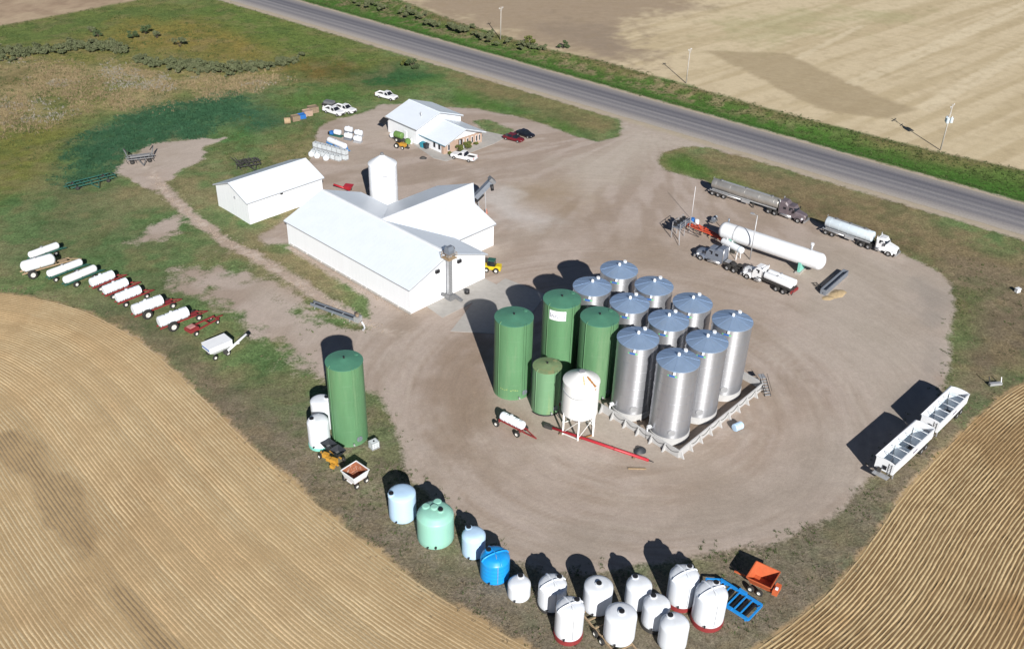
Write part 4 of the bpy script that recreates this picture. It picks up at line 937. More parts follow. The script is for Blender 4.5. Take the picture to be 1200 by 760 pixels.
# ---- poly tanks
def poly_tank(label, px, mt, style='dome', lid=(0, 0), base=None, sides=None, grp='plastic tanks along the yard edge', lift=0.0, ribs=0):
    """dome: smooth vertical tank; ribbed: star-ribbed dome with down ropes"""
    cxy, r, h = fit_tank(*px)
    t = thing('plastic_tank', label, 'tank', (cxy[0], cxy[1], 0), 0, grp)
    z0 = lift
    n = 44
    sk = [(r*.97, z0), (r, z0+.12)]
    for k in range(1, 5): sk += [(r, z0+(h-z0)*k/5-.06), (r*.988, z0+(h-z0)*k/5), (r, z0+(h-z0)*k/5+.06)] if ribs else [(r, z0+(h-z0)*k/5)]
    sk += [(r, h-.15), (r*.985, h+.02)]
    dh = r*.36
    if style == 'flat': dh = r*.22
    dome = [(r*math.cos(q)**.9, h+.02+dh*math.sin(q)) for q in (.35, .62, .9, 1.15, 1.38)]
    mb = MB().slathe(sk+[(.93*r, h+.08)]+[(a, b_) for a, b_ in dome if a < .92*r]+[(0, h+dh)], n); mb.build('shell', mt, t)
    lx, ly = lid[0]*r, lid[1]*r; rl = math.hypot(*lid); lz = h+.02+dh*math.sqrt(max(0, 1-min(1, rl)**2))
    nk = MB().lathe([(.42, -.25), (.42, .12), (.3, .14)], 16, org=(lx, ly, lz)).build('fill_neck', mt, t)
    MB().lathe([(.31, .1), (.31, .24), (0, .28)], 14, org=(lx, ly, lz)).build('lid', 'black', nk)
    if style == 'ribbed':
        for k in range(4):
            a = .5+k*math.pi/4*2; pts = []
            for q in range(9):
                f_ = q/8; rr_ = r*(1-f_)*.98; pts.append((rr_*math.cos(a), rr_*math.sin(a), h+.05+dh*math.sqrt(max(0, 1-(1-f_)**2))+.04))
            MB().tube([(a_, b_, c_-.05) for a_, b_, c_ in pts], .11, 8).build('dome_rib', mt, t)
        a = -1.35
        mb = MB().tube([((r+.03)*math.cos(a), (r+.03)*math.sin(a), z) for z in (z0+.3, h*.5, h)]+[(r*.5*math.cos(a), r*.5*math.sin(a), h+dh*.9), (0, 0, h+dh+.1)], .035, 6); mb.build('gauge_line', 'trim_grey', t)
    a = -1.9; MB().cyl((r*math.cos(a), r*math.sin(a), z0+.35), ((r+.28)*math.cos(a), (r+.28)*math.sin(a), z0+.35), .1, n=8).build('outlet_valve', 'black', t)
    if base: 
        MB().lathe([(r+.06, -.03), (r+.06, z0+.02), (r*.9, z0+.03)], 44).build('skid_ring', base, t)
    return t, cxy, r, h
rz = lambda k: k
poly_tank('pale blue plastic tank at the left of the curved row', (472.6, 614, 32.9, 577), 'pale_blue_poly', 'flat', (-.72, -.35))
t, q_, r, h = poly_tank('wide mint green plastic tank with several lids', (511, 644.2, 44.2, 601.6), 'mint_poly', 'dome', (.3, -.1))
for a, e in ((2.75, .55), (1.45, .62), (2.0, .12)):
    nk = MB().lathe([(.5, -.5), (.5, .12), (.38, .2), (0, .22)], 18, org=(r*e*math.cos(a), r*e*math.sin(a), h+r*.36*math.sqrt(1-e*e))).build('lid_dome', 'mint_poly', t)
MB().cyl((.2, -r, .5), (.2, -r-.25, .5), .14, n=10).build('outlet', 'black', t)
poly_tank('small white plastic tank between the mint tank and the blue tank', (555, 656, 28.4, 626), 'pale_blue_poly', 'dome', (-.45, .5))
poly_tank('bright blue ribbed plastic tank in the curved row', (579.5, 685.8, 35.5, 652), 'blue_poly', 'ribbed', (-.45, .25), ribs=1)
poly_tank('smallest white plastic tank, right of the blue tank', (607.6, 706.3, 27.6, 683), 'white_poly', 'dome', (.1, .5))
CL = 'white tanks at the bottom of the yard'
poly_tank('white ribbed tank at the back left of the bottom cluster', (645.5, 720, 34.2, 684), 'white_poly', 'ribbed', (.45, .35), 'dark_frame', grp=CL, lift=.3)
poly_tank('white ribbed tank on a red skid at the front left of the bottom cluster', (664.6, 756, 34.4, 711), 'white_poly', 'ribbed', (.45, .35), 'red_frame', grp=CL, lift=.55)
poly_tank('smooth white tank with centre lid on the two-tank trailer, rear one', (697.5, 726, 35, 686), 'white_poly', 'flat', (0, -.05), grp=CL, lift=.55)
poly_tank('smooth white tank with centre lid at the front of the two-tank trailer', (722.8, 762, 38, 719), 'white_poly', 'flat', (0, -.05), grp=CL, lift=.55)
poly_tank('white domed tank with dark lid behind the other two domed tanks', (744.5, 719, 31, 684.5), 'white_poly', 'dome', (-.3, .45), 'dark_frame', grp=CL, lift=.4)
poly_tank('white domed tank with dark lid in the middle of three domed tanks', (764.6, 742, 32.5, 707), 'white_poly', 'dome', (-.25, .4), 'dark_frame', grp=CL, lift=.4)
poly_tank('white domed tank with dark lid nearest the camera', (784.5, 768, 35, 730), 'white_poly', 'dome', (-.3, .35), grp=CL, lift=.4)
poly_tank('tall white ribbed tank at the back right of the bottom cluster', (795.3, 716.5, 36, 674), 'white_poly', 'ribbed', (.35, .5), 'red_frame', grp=CL, lift=.5)
poly_tank('tall white ribbed tank on a red ring beside the blue steel frame', (825.5, 739.5, 38.5, 694), 'white_poly', 'ribbed', (.3, .5), 'red_frame', grp=CL, lift=.5)
poly_tank('white tank behind, beside the lone tall green tank', (379.5, 506, 25, 469), 'white_poly', 'flat', (.55, .2), grp='white tanks by the lone green tank')
t, q_, r, h = poly_tank('white round tank with blue base ring beside the lone tall green tank', (376, 528, 26, 493), 'white_poly', 'dome', (-.5, -.2), 'teal', grp='white tanks by the lone green tank', lift=.3)

# two-axle trailer under the pair of smooth tanks
a, e = G(692, 716), G(738, 772); tr = thing('tank_trailer', 'long pale steel trailer carrying two smooth white tanks', 'trailer', (a[0], a[1], 0), ang(a, e)); Ltr = np.hypot(*(e-a)[:2])
for s_ in (-1.25, 1.25): MB().bar((-1, s_, .42), (Ltr, s_*.9, .42), .16, .22).build('rail', 'hay_tan', tr)
for k in range(6): MB().bar((k*Ltr/6, -1.25, .4), (k*Ltr/6, 1.25, .4), .12).build('crossbar', 'hay_tan', tr)
def wheel(parent, x, y, r, w, rim='rim_white', n=20, z=None):
    """tyre with rounded shoulders plus dished rim; axle along y"""
    z = r if z is None else z
    s_ = 1 if y >= 0 else -1
    ty = MB().lathe([(r*.55, -w/2), (r*.9, -w/2), (r, -w*.32), (r, w*.32), (r*.9, w/2), (r*.55, w/2), (r*.55, -w/2)], n, 'y', (x, y, z)).build('wheel', 'tyre', parent)
    MB().lathe([(r*.56, w*.42*s_), (r*.5, w*.46*s_), (r*.42, w*.2*s_), (r*.16, w*.28*s_), (r*.14, w*.42*s_), (0, w*.42*s_)], n, 'y', (x, y, z)).build('rim', rim, ty)
    return ty
for k in (.42, .58):
    for s_ in (-1.5, 1.5): wheel(tr, Ltr*k, s_, .42, .3)

# ================================================================== VEHICLES
def quadpane(parent, pts, name='window', m='glass'):
    return MB().slab(pts, .03).build(name, m, parent)
def tractor_unit(t, paint, wb, sleeper=True, dark_roof=None, x0=0.0):
    """conventional highway tractor; steer axle at x0, nose towards +x"""
    X = lambda x: x0+x
    for s_ in (-.42, .42): MB().box(X(-wb/2-.1), s_, .88, wb+2.6, .1, .28).build('frame_rail', 'dark_frame', t)
    def ring(x, hw, z0, z1, b_=.18): return [(X(x), -hw, z0), (X(x), hw, z0), (X(x), hw, z1-b_), (X(x), hw-b_, z1), (X(x), -hw+b_, z1), (X(x), -hw, z1-b_)]
    hd = MB().loft([ring(1.25, .62, .8, 1.55, .25), ring(.9, .74, .7, 1.72), ring(-.1, .84, .75, 1.92), ring(-.95, 1.0, .8, 2.05)]).build('hood', paint, t)
    MB().box(X(1.22), 0, 1.15, .12, .95, .75).build('grille', 'dark_frame', hd)
    MB().box(X(1.3), 0, .55, .25, 2.3, .4).build('bumper', 'rim_silver', t)
    for s_ in (-1, 1):
        pts = [(.72*math.cos(a), .5+.68*math.sin(a)) for a in [math.pi*k/8 for k in range(9)]]; pts += [(.6*math.cos(a), .5+.55*math.sin(a)) for a in [math.pi*(8-k)/8 for k in range(9)]]
        MB().prism(pts, s_*.78, s_*1.22, 'y', org=(X(0), 0, 0)).build('fender', paint, t)
        MB().box(X(.72), s_*.98, 1.05, .3, .36, .26).build('headlight', 'white_paint', t)
    cab = MB().loft([[(X(x), -1.08, .75), (X(x), 1.08, .75), (X(x), 1.08, zs), (X(x2), .98, zt_), (X(x2), -.98, zt_), (X(x), -1.08, zs)] for x, zs, x2, zt_ in ((-.85, 1.95, -1.35, 2.75), (-1.5, 2.05, -1.6, 2.9), (-2.6, 2.1, -2.6, 2.95))]).build('cab', paint, t)
    MB().slab([(X(-.86), -.95, 2.0), (X(-.86), .95, 2.0), (X(-1.36), .86, 2.72), (X(-1.36), -.86, 2.72)], .04).build('windshield', 'glass', cab)
    for s_ in (-1, 1):
        w_ = [(X(-1.3), s_*1.075, 1.98), (X(-2.2), s_*1.095, 1.98), (X(-2.2), s_*1.03, 2.6), (X(-1.5), s_*1.02, 2.6)]
        MB().slab([tuple(q) for q in w_], .05 if s_ > 0 else -.05).build('side_window', 'glass', cab)
        MB().box(X(-.95), s_*1.35, 2.15, .12, .3, .6).build('mirror', 'black', cab)
        MB().box(X(-2.0), s_*1.06, .55, 1.1, .35, .12).build('step', 'galv', t)
        MB().cyl((X(-2.7-(1.2 if sleeper else .0)), s_*.95, .75), (X(-1.5), s_*.95, .75), .32, n=16).build('fuel_tank', 'rim_silver', t)
    MB().box(X(-1.7), 0, 2.98, .9, 1.5, .08).build('visor', dark_roof or paint, cab)
    xb = -2.6
    if sleeper:
        sl_ = MB().loft([[(X(x), -1.1, .75), (X(x), 1.1, .75), (X(x), 1.1, z-.3), (X(x), .85, z), (X(x), -.85, z), (X(x), -1.1, z-.3)] for x, z in ((-2.55, 3.0), (-3.1, 3.45), (-4.2, 3.5))]).build('sleeper', dark_roof or paint, t)
        for s_ in (-1, 1): MB().box(X(-3.1), s_*1.1, 2.2, .6, .05, .45).build('sleeper_window', 'glass', sl_)
        xb = -4.2
    for s_ in (-1, 1): MB().cyl((X(xb-.12), s_*.95, .8), (X(xb-.12), s_*.95, 3.7 if sleeper else 3.3), .09, n=10).build('exhaust_stack', 'rim_silver', t)
    MB().cyl((X(-wb), 0, 1.05), (X(-wb), 0, 1.2), .55, n=18).build('fifth_wheel', 'dark_frame', t)
    for s_ in (-1, 1):
        wheel(t, X(0), s_*1.05, .52, .32, 'rim_silver')
        for dx in (-.68, .68): wheel(t, X(-wb+dx), s_*.93, .52, .62, 'rim_silver')
    return t
def barrel(name, x0, x1, r, z, mt, parent, n=28, dish=.35, squash=1.0):
    prof = [(0, x0)]+[(r*math.sin(a), x0+dish*(1-math.cos(a))) for a in (.35, .7, 1.05, 1.35)]+[(r, x0+dish)]
    prof += [(r, x1-dish)]+[(r*math.sin(a), x1-dish*(1-math.cos(a))) for a in (1.35, 1.05, .7, .35)]+[(0, x1)]
    return MB().slathe(prof, n, 'x', (0, 0, z)).build(name, mt, parent)
def tanker_trailer(t, x0, x1, mt, rear_axles, frame='galv'):
    r = 1.02; z = 2.25
    tk = barrel('tank_barrel', x0, x1, r, z, mt, t, 32)
    for x in np.linspace(x0+1.2, x1-1.2, 5): MB().lathe([(r+.005, x-.06), (r+.03, x), (r+.005, x+.06)], 32, 'x', (0, 0, z)).build('band', mt, tk)
    MB().box((x0+x1)/2, 0, z+r+.03, (x1-x0)*.72, .55, .06).build('walkway', 'galv', tk)
    for x in np.linspace(x0+2, x1-2, 3): MB().lathe([(.28, 0), (.28, .22), (0, .26)], 14, org=(x, 0, z+r-.02)).build('manhole', 'steel_dull', tk)
    for s_ in (-.5, .5): MB().box((x0+x1)/2, s_, 1.15, x1-x0-.8, .12, .24).build('frame_rail', frame, t)
    for s_ in (-1.12, 1.12):
        MB().box((min(rear_axles)+max(rear_axles))/2, s_, 1.16, max(rear_axles)-min(rear_axles)+1.3, .4, .05).build('mudguard', frame, t)
        MB().box((x0+x1)/2+.6, s_*.85, .95, 1.7, .4, .5).build('side_box', frame, t)
        for dx in (0, .25): MB().bar(((x0+x1)/2+2.2+dx, s_*.75, 1.1), ((x0+x1)/2+2.2+dx, s_*.75, .05), .12).build('landing_leg', 'dark_frame', t)
    MB().cyl((x0+.9, -1.1, 1.05), ((x0+x1)/2-.4, -1.1, 1.05), .15, n=10).build('hose_tube', 'galv', t)
    for x in rear_axles:
        for s_ in (-1, 1): wheel(t, x, s_*.93, .52, .6, 'rim_silver')
    MB().box(x0-.15, 0, .8, .12, 2.2, .2).build('rear_bumper', 'galv', t)
    mb = MB()
    for k in range(8): mb.bar((x0-.05, .35, 1.3+k*.28), (x0-.05, .75, 1.3+k*.28), .03)
    mb.bar((x0-.05, .35, 1.1), (x0-.05, .35, 3.3), .04).bar((x0-.05, .75, 1.1), (x0-.05, .75, 3.3), .04).build('ladder', 'galv', t)

def semi(name, label, rear_px, steer_px, paint, tank_m, sleeper, nrear):
    a, e = G(*rear_px), G(*steer_px); h = ang(a, e); L = np.hypot(*(e-a)[:2])
    off_ = np.array([-math.sin(h), math.cos(h)])*1.2             # wheels seen are the near side ones
    e2 = e[:2]+off_
    t = thing(name, label, 'tanker truck', (e2[0], e2[1], 0), h)
    wb = 5.6 if sleeper else 4.6
    tractor_unit(t, paint, wb, sleeper)
    axs = [-L+k*1.3 for k in range(nrear)]
    tanker_trailer(t, -L-.9, -wb+1.1 if sleeper else -wb+1.0, tank_m, axs)
    return t
semi('tanker_truck', 'dark semi truck with long dull stainless tank trailer by the road verge', (834.5, 229), (934, 261.5), 'truck_plum', 'stainless', True, 3)
semi('tanker_truck', 'white day-cab semi truck with pale blue-grey tank trailer', (967, 275), (1040, 300.5), 'car_white', 'pale_tank', False, 2)
a, e = G(859.5, 320), G(820.2, 305); h = ang(a, e); off_ = np.array([math.sin(h), -math.cos(h)])*1.2
t = thing('truck_tractor', 'grey sleeper truck tractor parked without trailer beside the long white tank', 'truck', (e[0]+off_[0], e[1]+off_[1], 0), h)
tractor_unit(t, 'truck_grey', 6.2, True)
MB().box(-5.0, 0, 1.25, .9, 1.3, .08).build('deck_plate', 'rim_silver', t)
# white straight truck with a pair of tanks side by side
a, e = G(917, 345), G(874.5, 327); h = ang(a, e); off_ = np.array([math.sin(h), -math.cos(h)])*1.2; L = np.hypot(*(e-a)[:2])
t = thing('tank_truck', 'white straight truck carrying two white tanks side by side', 'tank truck', (e[0]+off_[0], e[1]+off_[1], 0), h)
tractor_unit(t, 'car_white', L-.7, False)
MB().box(-L/2-1.6, 0, 1.25, L-.6, 2.3, .14).build('deck', 'dark_frame', t)
for s_ in (-.62, .62):
    tk = barrel('tank_barrel', -L-1.2, -3.0, .62, 2.0, 'white_paint', t, 24, .25)
    tk.location = (0, s_, 0)
    MB().lathe([(.2, 0), (.2, .2), (0, .22)], 12, org=(-5.5, s_, 2.6)).build('manhole', 'galv', t)
MB().box(-3.4, -1.1, .9, .9, .3, .7).build('side_cabinet', 'orange_pipe', t)
MB().box(-4.0, -1.25, 1.2, .12, .1, 1.1).build('hose_hook', 'orange_pipe', t)
MB().box(-L-1.4, 0, .9, .25, 2.3, .5).build('rear_rack', 'red_frame', t)
MB().tube([(-L-1.3, .2, 1.3), (-L-1.6, .8, .9), (-L-1.5, 1.0, .4)], .08).build('hose', 'black', t)

def hopper_trailer(label, p1, p2, p3, p4, z):
    """open-top grain trailer from its four rim corners (near-left, near-right, far-right, far-left)"""
    A, Bq, Cq, Dq = [G(*p, z) for p in (p1, p2, p3, p4)]
    near = (A+Bq)/2; far = (Cq+Dq)/2; h = ang(near, far); L = np.hypot(*(far-near)[:2]); w = 1.28
    t = thing('grain_trailer', label, 'grain trailer', (near[0], near[1], 0), h, 'open grain trailers')
    th_ = .07
    zb_ = 1.75
    for s_ in (-1, 1):
        MB().prism([(0, zb_), (0, z), (L, z), (L, zb_), (L-.9, zb_), (L*.5+.3, zb_-.1), (L*.5-.3, zb_-.1), (.9, zb_)], s_*w-th_/2, s_*w+th_/2, 'y').build('side_panel', 'white_paint', t)
        MB().box(L/2, s_*w, z+.02, L+.1, .16, .14).build('top_rail', 'white_paint', t)
        for k in range(11): MB().box(.35+k*(L-.7)/10, s_*(w+.05), (z+zb_)/2, .07, .04, z-zb_-.1).build('side_post', 'white_metal', t)
    for x, s_ in ((0, -1), (L, 1)):
        q = [(x, zb_)]
        arc = [(w*math.cos(a), z+.28*math.sin(a)) for a in [math.pi*k/8 for k in range(9)]]
        MB().prism([(-w, zb_-.1), (w, zb_-.1)]+arc, x-.04, x+.04, 'x').build('end_panel', 'white_paint', t)
    for c0 in (L*.27, L*.73):                                   # two hoppers with sloping sheets
        for x, d in ((c0-L*.23, 1), (c0+L*.23, -1)):
            MB().slab([(x, -w+.05, zb_+.9 if abs(x-L/2) > L*.3 else zb_+.55), (x, w-.05, zb_+.9 if abs(x-L/2) > L*.3 else zb_+.55), (c0-d*.45, .45, .85), (c0-d*.45, -.45, .85)], .04).build('slope_sheet', 'pale_tank', t)
        for s_ in (-1, 1):
            MB().slab([(c0-L*.23, s_*(w-.04), zb_+.2), (c0+L*.23, s_*(w-.04), zb_+.2), (c0+.45, s_*.45, .85), (c0-.45, s_*.45, .85)], .04).build('slope_sheet', 'pale_tank', t)
        MB().box(c0, 0, .78, 1.0, 1.0, .14).build('gate', 'dark_frame', t)
    for k in range(5): MB().cyl((L*(k+.9)/5.8, -w, z+.05), (L*(k+.9)/5.8, w, z+.05), .035, n=8).build('roof_bow', 'white_metal', t)
    MB().cyl((.1, w+.12, z+.05), (L-.1, w+.12, z+.05), .14, n=10).build('rolled_tarp', 'white_paint', t)
    for s_ in (-.5, .5): MB().box(L/2, s_, 1.15, L+1.2, .1, .2).build('frame_rail', 'galv', t)
    for x in (L-.8, L-2.05):
        for s_ in (-1, 1): wheel(t, x, s_*.93, .5, .55, 'rim_silver')
    for s_ in (-.9, .9): MB().bar((1.4, s_, 1.1), (1.4, s_, .05), .13).build('landing_leg', 'galv', t)
    # ladder, landing and gear box on the near end
    MB().box(-.5, 0, 1.25, .9, 2.1, .07).build('catwalk', 'galv', t)
    mb = MB()
    for k in range(7): mb.bar((-.08, -.95, 1.5+k*.25), (-.08, -.55, 1.5+k*.25), .035)
    mb.bar((-.08, -.95, 1.3), (-.08, -.95, 3.2), .045).bar((-.08, -.55, 1.3), (-.08, -.55, 3.2), .045).build('ladder', 'dark_frame', t)
    MB().box(-.2, .5, 1.7, .3, .5, .6).build('gear_box', 'dark_frame', t); MB().box(-.12, -.1, 2.3, .08, .5, .6).build('hatch', 'glass', t)
    MB().box(L*.52, -w-.06, 2.5, 1.3, .03, .35).build('name_plate', 'ink', t)
    return t
hopper_trailer('white open grain trailer nearest the camera at the right edge of the yard', (1026.5, 532), (1050.5, 548.5), (1096.6, 503.5), (1073, 492), 3.25)
hopper_trailer('white open grain trailer behind the other one at the right edge of the yard', (1079, 487), (1103.5, 496), (1138, 463), (1113.4, 452), 3.25)

def pickup(label, a_px, e_px, paint, bed='dark_frame', L=5.9, grp=None):
    """a = tail, e = nose, on the ground"""
    a, e = G(*a_px), G(*e_px); h = ang(a, e); c_ = (a+e)/2
    t = thing('pickup_truck', label, 'pickup truck', (c_[0], c_[1], 0), h, grp)
    f = L/2
    def rg(x, hw, z0, z1, b_=.1): return [(x, -hw+.06, z0), (x, hw-.06, z0), (x, hw, z0+.2), (x, hw, z1-b_), (x, hw-b_, z1), (x, -hw+b_, z1), (x, -hw, z1-b_), (x, -hw, z0+.2)]
    MB().loft([rg(f, .82, .5, .95), rg(f-.25, .94, .42, 1.1), rg(f-1.7, 1.0, .4, 1.2), rg(f-1.75, 1.0, .4, 1.2), rg(.2-f*.36, 1.0, .4, 1.2)]).build('body', paint, t)
    bx0, bx1 = -f+.08, .2-f*.36
    MB().box((bx0+bx1)/2, 0, .72, bx1-bx0, 1.94, .5).build('bed_floor', bed, t)
    for s_ in (-1, 1): MB().box((bx0+bx1)/2, s_*.95, .9, bx1-bx0, .12, .78).build('bed_side', paint, t)
    MB().box(bx0-.02, 0, .95, .1, 1.9, .68).build('tailgate', paint, t); MB().box(bx0-.12, 0, .55, .15, 1.9, .2).build('bumper', 'rim_silver', t)
    cx_ = f-1.75
    g = MB().loft([[(cx_, -.94, 1.15), (cx_, .94, 1.15), (cx_, .93, 1.2), (cx_, -.93, 1.2)], [(cx_-.75, -.94, 1.15), (cx_-.75, .94, 1.15), (cx_-.75, .78, 1.82), (cx_-.75, -.78, 1.82)], [(bx1+.4, -.94, 1.15), (bx1+.4, .94, 1.15), (bx1+.4, .78, 1.84), (bx1+.4, -.78, 1.84)], [(bx1, -.94, 1.15), (bx1, .94, 1.15), (bx1, .9, 1.3), (bx1, -.9, 1.3)]]).build('greenhouse', 'glass', t)
    MB().loft([[(cx_-.7, -.8, 1.80), (cx_-.7, .8, 1.80), (cx_-.7, .74, 1.88), (cx_-.7, -.74, 1.88)], [(bx1+.38, -.8, 1.82), (bx1+.38, .8, 1.82), (bx1+.38, .74, 1.9), (bx1+.38, -.74, 1.9)]]).build('cab_roof', paint, t)
    for x in (cx_-1.35, bx1+.42):
        for s_ in (-1, 1): MB().bar((x, s_*.965, 1.18), (x, s_*.80, 1.84), .14, .05).build('pillar', paint, t)
    for s_ in (-1, 1):
        MB().bar((cx_-.03, s_*.95, 1.2), (cx_-.72, s_*.79, 1.84), .08, .08).build('pillar', paint, t)
        MB().box(f-.1, s_*.72, .85, .2, .36, .2).build('headlight', 'rim_silver', t)
        MB().box(bx0-.05, s_*.93, 1.0, .1, .12, .4).build('tail_light', 'red_paint', t)
        MB().box(cx_-.55, s_*1.1, 1.3, .12, .22, .18).build('mirror', 'black', t)
        for x in (f-1.05, -f+1.2): wheel(t, x, s_*.9, .4, .28, 'rim_silver', 16)
    MB().box(f+.03, 0, .7, .1, 1.1, .32).build('grille', 'dark_frame', t)
    return t
pickup('white pickup parked right in front of the office', (558.5, 190), (528.5, 183.5), 'car_white')
pickup('white pickup alone on grass beyond the office', (441, 112.5), (466, 118.5), 'car_white')
pickup('white pickup on the grass, left one of the parked pair', (380.5, 130), (403, 137), 'car_white')
pickup('white pickup on the grass, right one of the parked pair', (393, 128), (416.5, 134), 'car_white')
def car(label, a_px, e_px, paint, L=4.8, tall=1.5):
    a, e = G(*a_px), G(*e_px); h = ang(a, e); c_ = (a+e)/2
    t = thing('car', label, 'car', (c_[0], c_[1], 0), h, 'cars parked by the office'); f = L/2
    def rg(x, hw, z0, z1, b_=.12): return [(x, -hw+.08, z0), (x, hw-.08, z0), (x, hw, z0+.22), (x, hw, z1-b_), (x, hw-b_, z1), (x, -hw+b_, z1), (x, -hw, z1-b_), (x, -hw, z0+.22)]
    MB().loft([rg(f, .68, .35, .72), rg(f-.25, .86, .25, .84), rg(f-1.3, .92, .22, .97), rg(-f+1.0, .92, .22, 1.02), rg(-f+.2, .86, .26, .98), rg(-f, .74, .4, .85)], True).build('body', paint, t)
    c0, c1 = f-1.25, -f+.6
    MB().loft([[(c0, -.84, .93), (c0, .84, .93), (c0, .82, .97), (c0, -.82, .97)], [(c0-.85, -.86, .93), (c0-.85, .86, .93), (c0-.85, .64, tall-.05), (c0-.85, -.64, tall-.05)], [(c1+.75, -.86, .97), (c1+.75, .86, .97), (c1+.75, .64, tall-.04), (c1+.75, -.64, tall-.04)], [(c1, -.82, .97), (c1, .82, .97), (c1, .8, 1.02), (c1, -.8, 1.02)]]).build('greenhouse', 'glass', t)
    MB().loft([[(c0-.8, -.66, tall-.07), (c0-.8, .66, tall-.07), (c0-.8, .58, tall), (c0-.8, -.58, tall)], [(c1+.72, -.66, tall-.06), (c1+.72, .66, tall-.06), (c1+.72, .58, tall+.01), (c1+.72, -.58, tall+.01)]]).build('roof', paint, t)
    for s_ in (-1, 1):
        MB().bar((0, s_*.885, .97), (0, s_*.66, tall-.04), .1, .05).build('pillar', paint, t)
        MB().box(f-.12, s_*.62, .66, .16, .34, .14).build('headlight', 'rim_silver', t); MB().box(-f+.06, s_*.62, .78, .1, .34, .16).build('tail_light', 'red_paint', t)
        for x in (f-.95, -f+.95): wheel(t, x, s_*.84, .34, .24, 'rim_silver', 16)
    return t
car('dark red car parked nearer of the two by the walk', (590, 161.5), (614, 167.5), 'maroon', 5.0, 1.62)
car('black car parked behind the dark red car', (606, 156.5), (625, 162.5), 'car_black', 4.7, 1.5)

# ================================================================== NURSE TANKS AND TRAILERS
def tank_cart(name, label, a_px, e_px, z, dia, tank_m, frame_m, wheels, ribs=0, tongue=1.6, grp='tank trailers along the field edge', ext=0.0, green_skirt=False, gear=False):
    """horizontal tank on running gear; a = rear end of the tank axis, e = front end, at height z"""
    a, e = G(*a_px, z), G(*e_px, z); h = ang(a, e); L = np.hypot(*(e-a)[:2])
    t = thing(name, label, 'tank trailer', (a[0], a[1], 0), h, grp); r = dia/2
    if ribs:
        prof = [(0, 0), (r*.75, .02), (r*.97, .16)]
        step = (L-.4)/ribs
        for k in range(ribs): x = .2+k*step; prof += [(r, x+step*.12), (r, x+step*.80), (r*.85, x+step*.90), (r*.85, x+step*.97)]
        prof += [(r*.97, L-.16), (r*.75, L-.02), (0, L)]
        tk = MB().lathe(prof, 28, 'x', (0, 0, z)).build('tank_barrel', tank_m, t)
    else: tk = barrel('tank_barrel', 0, L, r, z, tank_m, t, 26, r*.75)
    MB().lathe([(.24, -.1), (.24, .2), (0, .24)], 12, org=(L*.45, 0, z+r)).build('hatch', tank_m if ribs else 'galv', tk)
    zf = z-r-.02
    for s_ in (-1, 1): MB().box((L+ext)/2, s_*r*.62, zf, L+ext+.3, .14, .2).build('frame_rail', frame_m, t)
    for x in np.linspace(.25, L-.25, max(3, ribs)):
        for s_ in (-1, 1): MB().bar((x, s_*r*.62, zf), (x, s_*(r*.93), z-r*.35), .11, .07).build('saddle', frame_m, t)
    mx = 0
    for (x, wr, ww, track) in wheels:
        for s_ in (-1, 1): wheel(t, x, s_*track, wr, ww, 'rim_white')
        MB().bar((x, -track, wr), (x, track, wr), .12).build('axle', frame_m, t); mx = max(mx, x)
        for s_ in (-1, 1): MB().bar((x, s_*r*.5, zf), (x, s_*r*.5, wr), .12).build('axle_post', frame_m, t)
    x1 = L+ext
    for s_ in (-1, 1): MB().bar((x1, s_*r*.6, zf-.1), (x1+tongue, 0, .45), .12).build('tongue', frame_m, t)
    if gear: MB().box(L+ext*.5, 0, zf+.05, ext*.6, r*1.3, .1).build('front_deck', frame_m, t)
    return t
tank_cart('nurse_tank', 'white smooth tank farthest up in the row of tank trailers', (33.2, 299.6), (69, 286.5), 1.5, 1.25, 'white_paint', 'teal_frame', [(.9, .42, .3, .75), (4.4, .42, .3, .75)], tongue=1.2)
t = tank_cart('tank_trailer', 'big white tank trailer with large wheels at the top of the row', (24, 313.5), (64.5, 302), 2.0, 1.95, 'white_paint', 'hay_tan', [(1.3, .78, .6, 1.3), (7.3, .5, .35, 1.0)], tongue=2.0, ext=2.2, gear=True)
for x in (2.2, 3.3): MB().lathe([(.16, -.05), (.16, .1), (0, .12)], 10, 'y', (x, -.99, 2.15)).build('side_port', 'steel_dull', t)
tank_cart('nurse_tank', 'white smooth tank on green frame next to the big-wheeled trailer', (55, 321.5), (96.5, 306), 1.5, 1.25, 'white_paint', 'teal_frame', [(.9, .42, .3, .75), (4.6, .42, .3, .75)], tongue=1.2)
tank_cart('nurse_tank', 'white smooth tank on green frame beside the ribbed tanks', (74, 329), (113, 313), 1.5, 1.3, 'white_paint', 'teal_frame', [(1.6, .5, .4, .95), (5.0, .42, .3, .75)], tongue=1.3)
for i, (a, e, lb) in enumerate((((106, 331.5), (133, 320.8), 'uppermost of the three small ribbed white tanks on red frames'), ((121, 340.5), (149, 329.5), 'middle one of the three small ribbed white tanks on red frames'), ((136, 349.5), (164.5, 338.5), 'lowest of the three small ribbed white tanks on red frames'))):
    tank_cart('tank_trailer', lb, a, e, 1.55, 1.55, 'white_poly', 'red_frame', [(.9, .45, .35, 1.05), (4.7, .42, .32, .9)], 5, 1.3, ext=1.0)
for a, e, lb in (((155.5, 363.5), (190, 350.5), 'large ribbed white tank on big-wheeled red trailer, upper of two'), ((185.5, 377.5), (220, 364.5), 'large ribbed white tank on big-wheeled red trailer, lower of two')):
    tank_cart('tank_trailer', lb, a, e, 1.75, 1.8, 'white_poly', 'red_frame', [(1.7, .82, .6, 1.25), (6.2, .5, .35, .95)], 4, 1.6, ext=1.7, gear=True)
